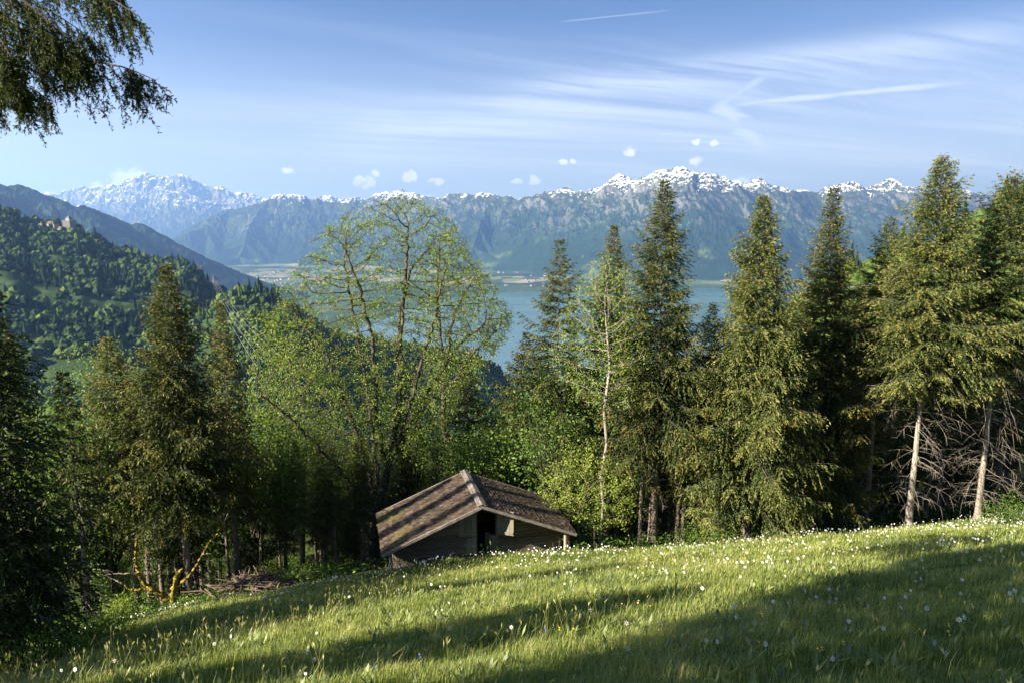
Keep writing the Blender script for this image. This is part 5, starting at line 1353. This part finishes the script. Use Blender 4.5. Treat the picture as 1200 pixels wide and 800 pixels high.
def house(name, label, cat, p, w, d, h, rh, rz, wall, roof, hip=False, rows=2, cols=3, group=None, chim=True):
    root = empty(name, p, rz, label, cat, group)
    mb = MB(); box(mb, -w / 2, w / 2, -d / 2, d / 2, -4, h); mb.build('wall', wall, root)
    if not hip:
        g = MB(); g.add(np.array([(-w / 2, -d / 2, h), (-w / 2, d / 2, h), (-w / 2, 0, h + rh * .95), (w / 2, -d / 2, h), (w / 2, d / 2, h), (w / 2, 0, h + rh * .95)]), [[0, 1, 2], [3, 5, 4]]); g.build('gable', wall, root)
    rm = MB(); (hip_roof if hip else gable_roof)(rm, w, d, h + .02, rh); ro = rm.build('roof', roof, root)
    if chim: cm = MB(); box(cm, w * .18, w * .18 + .9, -.4, .5, h + rh * .5, h + rh + 1.2); cm.build('chimney', m_stone, ro)
    windows(root, w, d, 1.2, rows, cols)
    return root
def on_hill(h, px, py, f=1.0):
    x = (px - 600) / FPX; y = (400 - py) / FPX; u = x / (CP + y * SP); Yc, _ = h.crest(np.array([u])); 
    Yf = np.interp(u, [d[0] for d in h.foot], [d[1] for d in h.foot])
    Y = np.linspace(Yf, float(Yc[0]), 300); d = pix_dir(px, py); Zr = d[2] / d[1] * Y; Zh = h.z(u * Y, Y)
    i = int(np.argmin(np.abs(Zh - Zr))); return np.array([u * Y[i], Y[i], Zh[i]])
def castle():
    p = on_hill(hillC, 82, 272)
    k = p[1] / FPX * 1.02          # metres per photo pixel there
    root = empty('castle', p, R(-8), 'stone castle with square tower and dark roof on the wooded hill', 'castle')
    w, hgt = 9.0 * k, 11.5 * k
    mb = MB(); box(mb, -w / 2, w / 2, -w / 2, w / 2, -10, hgt); mb.build('wall', m_stone, root)
    bm = MB(); box(bm, -w / 2 - .7, w / 2 + .7, -w / 2 - .7, w / 2 + .7, hgt + .02, hgt + 1.4)
    for i in range(9):
        for yy in (-w / 2 - .45, w / 2 + .45): box(bm, -w / 2 + w * i / 8 - .8, -w / 2 + w * i / 8 + .8, yy - .3, yy + .3, hgt + 1.42, hgt + 3.0)
    bm.build('battlement', m_stone, root)
    t2 = MB(); box(t2, -w * .22, w * .30, -w * .3, w * .25, hgt + 1.42, hgt + 3.2 * k); t2.build('upper_storey', m_wall, root)
    rm = MB(); hip_roof(rm, w * .52, w * .55, hgt + 3.22 * k, 3.2 * k, .6, .2); rm.build('roof', m_slate, root)
    windows(root, w, w, 5, 4, 4, 1.8, 3.0, hgt / 5)
    for (px, py, wpx, hpx, lab, rf, wl, hip) in ((60, 268, 15, 7, 'long manor house with brown roof left of the castle tower', m_roof, m_wall, True), (50, 270, 8, 6, 'small stone house at the left end of the manor', m_slate, m_stone, False),
                                               (72, 272, 7, 5, 'little pale house close under the castle tower', m_roof, m_wall, False), (36, 268, 7, 5, 'brown roofed house among trees on the hill crest', m_roof, m_wall, False)):
        q_ = on_hill(hillC, px, py); house('house', lab, 'house', q_, wpx * k, wpx * k * .6, hpx * k * .7, hpx * k * .5, R(-6), wl, rf, hip, 2, 4)
    for (px, py, lab) in ((112, 280, 'single house with brown roof on the wooded slope right of the castle'), (104, 284, 'low house below the right shoulder of the castle hill'), (122, 287, 'pale walled house lower right of the castle hill'), (238, 379, 'tiny pale farmhouse on the shaded lower slope'), (36, 282, 'pale house in a clearing under the manor')):
        q_ = on_hill(hillC, px, py); house('house', lab, 'house', q_, 13, 9, 5.5, 3.5, R(rng_(px).uniform(-30, 30)), m_wall, m_roof, False, 1, 3)
    q_ = on_hill(hillK, 552, 406); house('house', 'brown roofed house on the headland above the lake', 'house', q_ + [0, 0, 3], 14, 10, 7, 4, R(12), m_wall, m_roof, False, 2, 3)
castle()
def town():
    rng = rng_(401); base = []
    for i, (w, d, h, rf) in enumerate(((14, 10, 8, m_roof), (22, 12, 11, m_roof), (30, 14, 9, m_slate))):
        base.append(house('town_house', 'tiny house of the lakeside town far down on the valley floor', 'house', (0, 0, 0), w * 1.5, d * 1.5, h * 1.3, 5, 0, m_wall, rf, i == 1, 1, 2, 'houses of the lakeside town', False))
    used = [False] * 3; c = 0
    while c < 150:
        px = rng.normal(318, 34) if rng.random() < .75 else rng.uniform(250, 640); py = rng.uniform(318, 345) if px < 420 else rng.uniform(316, 338)
        dd = pix_dir(px, py); Y = 640 / -dd[2] * dd[1]; 
        if Y < 7600 or Y > 12000: Y = rng.uniform(8200, 10800)
        X = dd[0] / dd[1] * Y; z = -636 + max(0, Y - 9000) * .0012; k = int(rng.integers(0, 3)); a = rng.uniform(0, 3.14)
        if not used[k]: o = base[k]; o.location = (X, Y, z); o.rotation_euler = (0, 0, a); used[k] = True
        else: dup(base[k], (X, Y, z), a, rng.uniform(.8, 1.25))
        c += 1
town()

# ------------------------------------------------------------------ pylons and power lines
m_steel = plain('galvanised_steel', (.16, .165, .17), .6, .2); m_cable = plain('bright_cable', (.5, .5, .49), .4, .2)
def pylon(label, p, H, rz):
    root = empty('pylon', p, rz, label, 'pylon'); mb = MB(); b = .11 * H; t = .022 * H; r = .0065 * H
    lv = np.linspace(0, 1, 8); A, B = [], []
    cr = lambda s, i: np.array([(b * (1 - s) + t * s) * (1 if i in (0, 1) else -1), (b * (1 - s) + t * s) * (1 if i in (1, 2) else -1), H * s])
    for i in range(4):
        for k in range(7):
            A.append(cr(lv[k], i)); B.append(cr(lv[k + 1], i)); A.append(cr(lv[k], i)); B.append(cr(lv[k + 1], (i + 1) % 4)); A.append(cr(lv[k], (i + 1) % 4)); B.append(cr(lv[k + 1], i))
    A.append(np.array([0, 0, H])); B.append(np.array([0, 0, H * 1.06]))
    segs(mb, A, B, r, r, 4); mb.build('tower', m_steel, root)
    for z, w in ((.72, .20), (.84, .25), (.95, .17)):
        cb = MB(); segs(cb, [(-w * H, 0, z * H), (-w * H, 0, z * H), (w * H, 0, z * H)], [(w * H, 0, z * H), (0, 0, (z + .05) * H), (0, 0, (z + .05) * H)], r, r, 4); cb.build('crossarm', m_steel, root)
pA = on_hill(hillC, 252, 345); pB = on_hill(hillC, 237, 326); pC = on_hill(hillC, 260, 352)
kA = pA[1] / FPX
pylon('steel lattice pylon on the wooded hill with power lines running down from it', pA + [0, 0, -3], 23 * kA, R(35))
pylon('fainter lattice pylon higher up on the skyline of the wooded hill', pB + [0, 0, -4], 17 * kA, R(35))
def cable(label, group, a, b, sag, r):
    s = np.linspace(0, 1, 40)[:, None]; P = a * (1 - s) + b * s; P[:, 2] -= sag * 4 * (s * (1 - s))[:, 0]
    mb = MB(); segs(mb, P[:-1], P[1:], r, r, 4); tag(mb.build('power_line', m_cable), label, 'power line', group)
for i, (ax, bx, by) in enumerate(((-6, 300, 428), (-3, 309, 424), (0, 318, 421), (3, 327, 416), (6, 334, 411))):
    a = pA + [ax, 0, 20 * kA - 2 * i]; b = on_ray(bx, by, 430)
    cable('bright power cable running down from the pylon on the wooded hill into the trees', 'power lines from the hill pylon', a, b, 14, .065)
for i, (y0, y1) in enumerate(((343, 268), (338, 287), (352, 306))):
    cable('pale power cable crossing in front of the green slope at the right', 'power lines across the green slope', on_ray(940, y0, 210), on_ray(1230, y1, 130), 2.5, .035)

# ------------------------------------------------------------------ single trees on the green slope at the right
def slope_trees():
    rng = rng_(77); c = 0; done = []
    pl = shrub('round light green tree on the steep green slope at the right', (0, 0, 0), (3.0, 3.0, 3.6), 501, 'leaf_light', 90, 60, leaf=(.55, .40), trunk_h=1.5, group='leafy trees on the green slope', name='leafy_tree', cat='tree', tint=(.35, .3), spread=.5)
    pd = shrub('round dark green tree on the steep green slope at the right', (0, 0, 0), (3.0, 3.0, 3.6), 502, 'leaf', 90, 60, leaf=(.55, .40), trunk_h=1.5, group='darker leafy trees on the green slope', name='leafy_tree', cat='tree', tint=(.35, .3), spread=.5)
    first = [True, True]
    for t in range(900):
        if c >= 70: break
        U = rng.uniform(.30, .80); Yc, _ = hillR.crest(np.array([U])); Yf = np.interp(U, [d[0] for d in hillR.foot], [d[1] for d in hillR.foot]); Y = Yf + (Yc[0] - Yf) * rng.uniform(.45, 1.0)
        X = U * Y
        if fbm(np.array([X / 60]), np.array([Y / 45]), 3, 77)[0] < -.05: continue
        if any((X - a) ** 2 + (Y - b) ** 2 < 30 for a, b in done): continue
        z = float(hillR.z(np.array([X]), np.array([Y]))[0]); k = int(rng.random() < .5); pr_ = (pl, pd)[k]; s = rng.uniform(.7, 1.35)
        if first[k]: pr_.location = (X, Y, z - .3); first[k] = False; pr_.scale = (s, s, s)
        else: dup(pr_, (X, Y, z - .3), rng.uniform(0, 6), s)
        done.append((X, Y)); c += 1
slope_trees()

# ------------------------------------------------------------------ the air
def haze():
    m, T, out = material('haze_air')
    v = T.new('ShaderNodeVolumePrincipled'); v.inputs['Color'].default_value = (.21, .37, .74, 1); v.inputs['Density'].default_value = HAZE_DENSITY
    v.inputs['Density Attribute'].default_value = ''; v.inputs['Anisotropy'].default_value = 0.40; v.inputs['Absorption Color'].default_value = (.22, .22, .22, 1)
    T.link(v.outputs[0], out.inputs['Volume'])
    try: m.cycles.homogeneous_volume = True
    except Exception: pass
    mb = MB(); box(mb, -36000, 36000, -3500, 36500, -662, 2420)
    o = tag(mb.build('haze', m), kind='stuff')
haze()
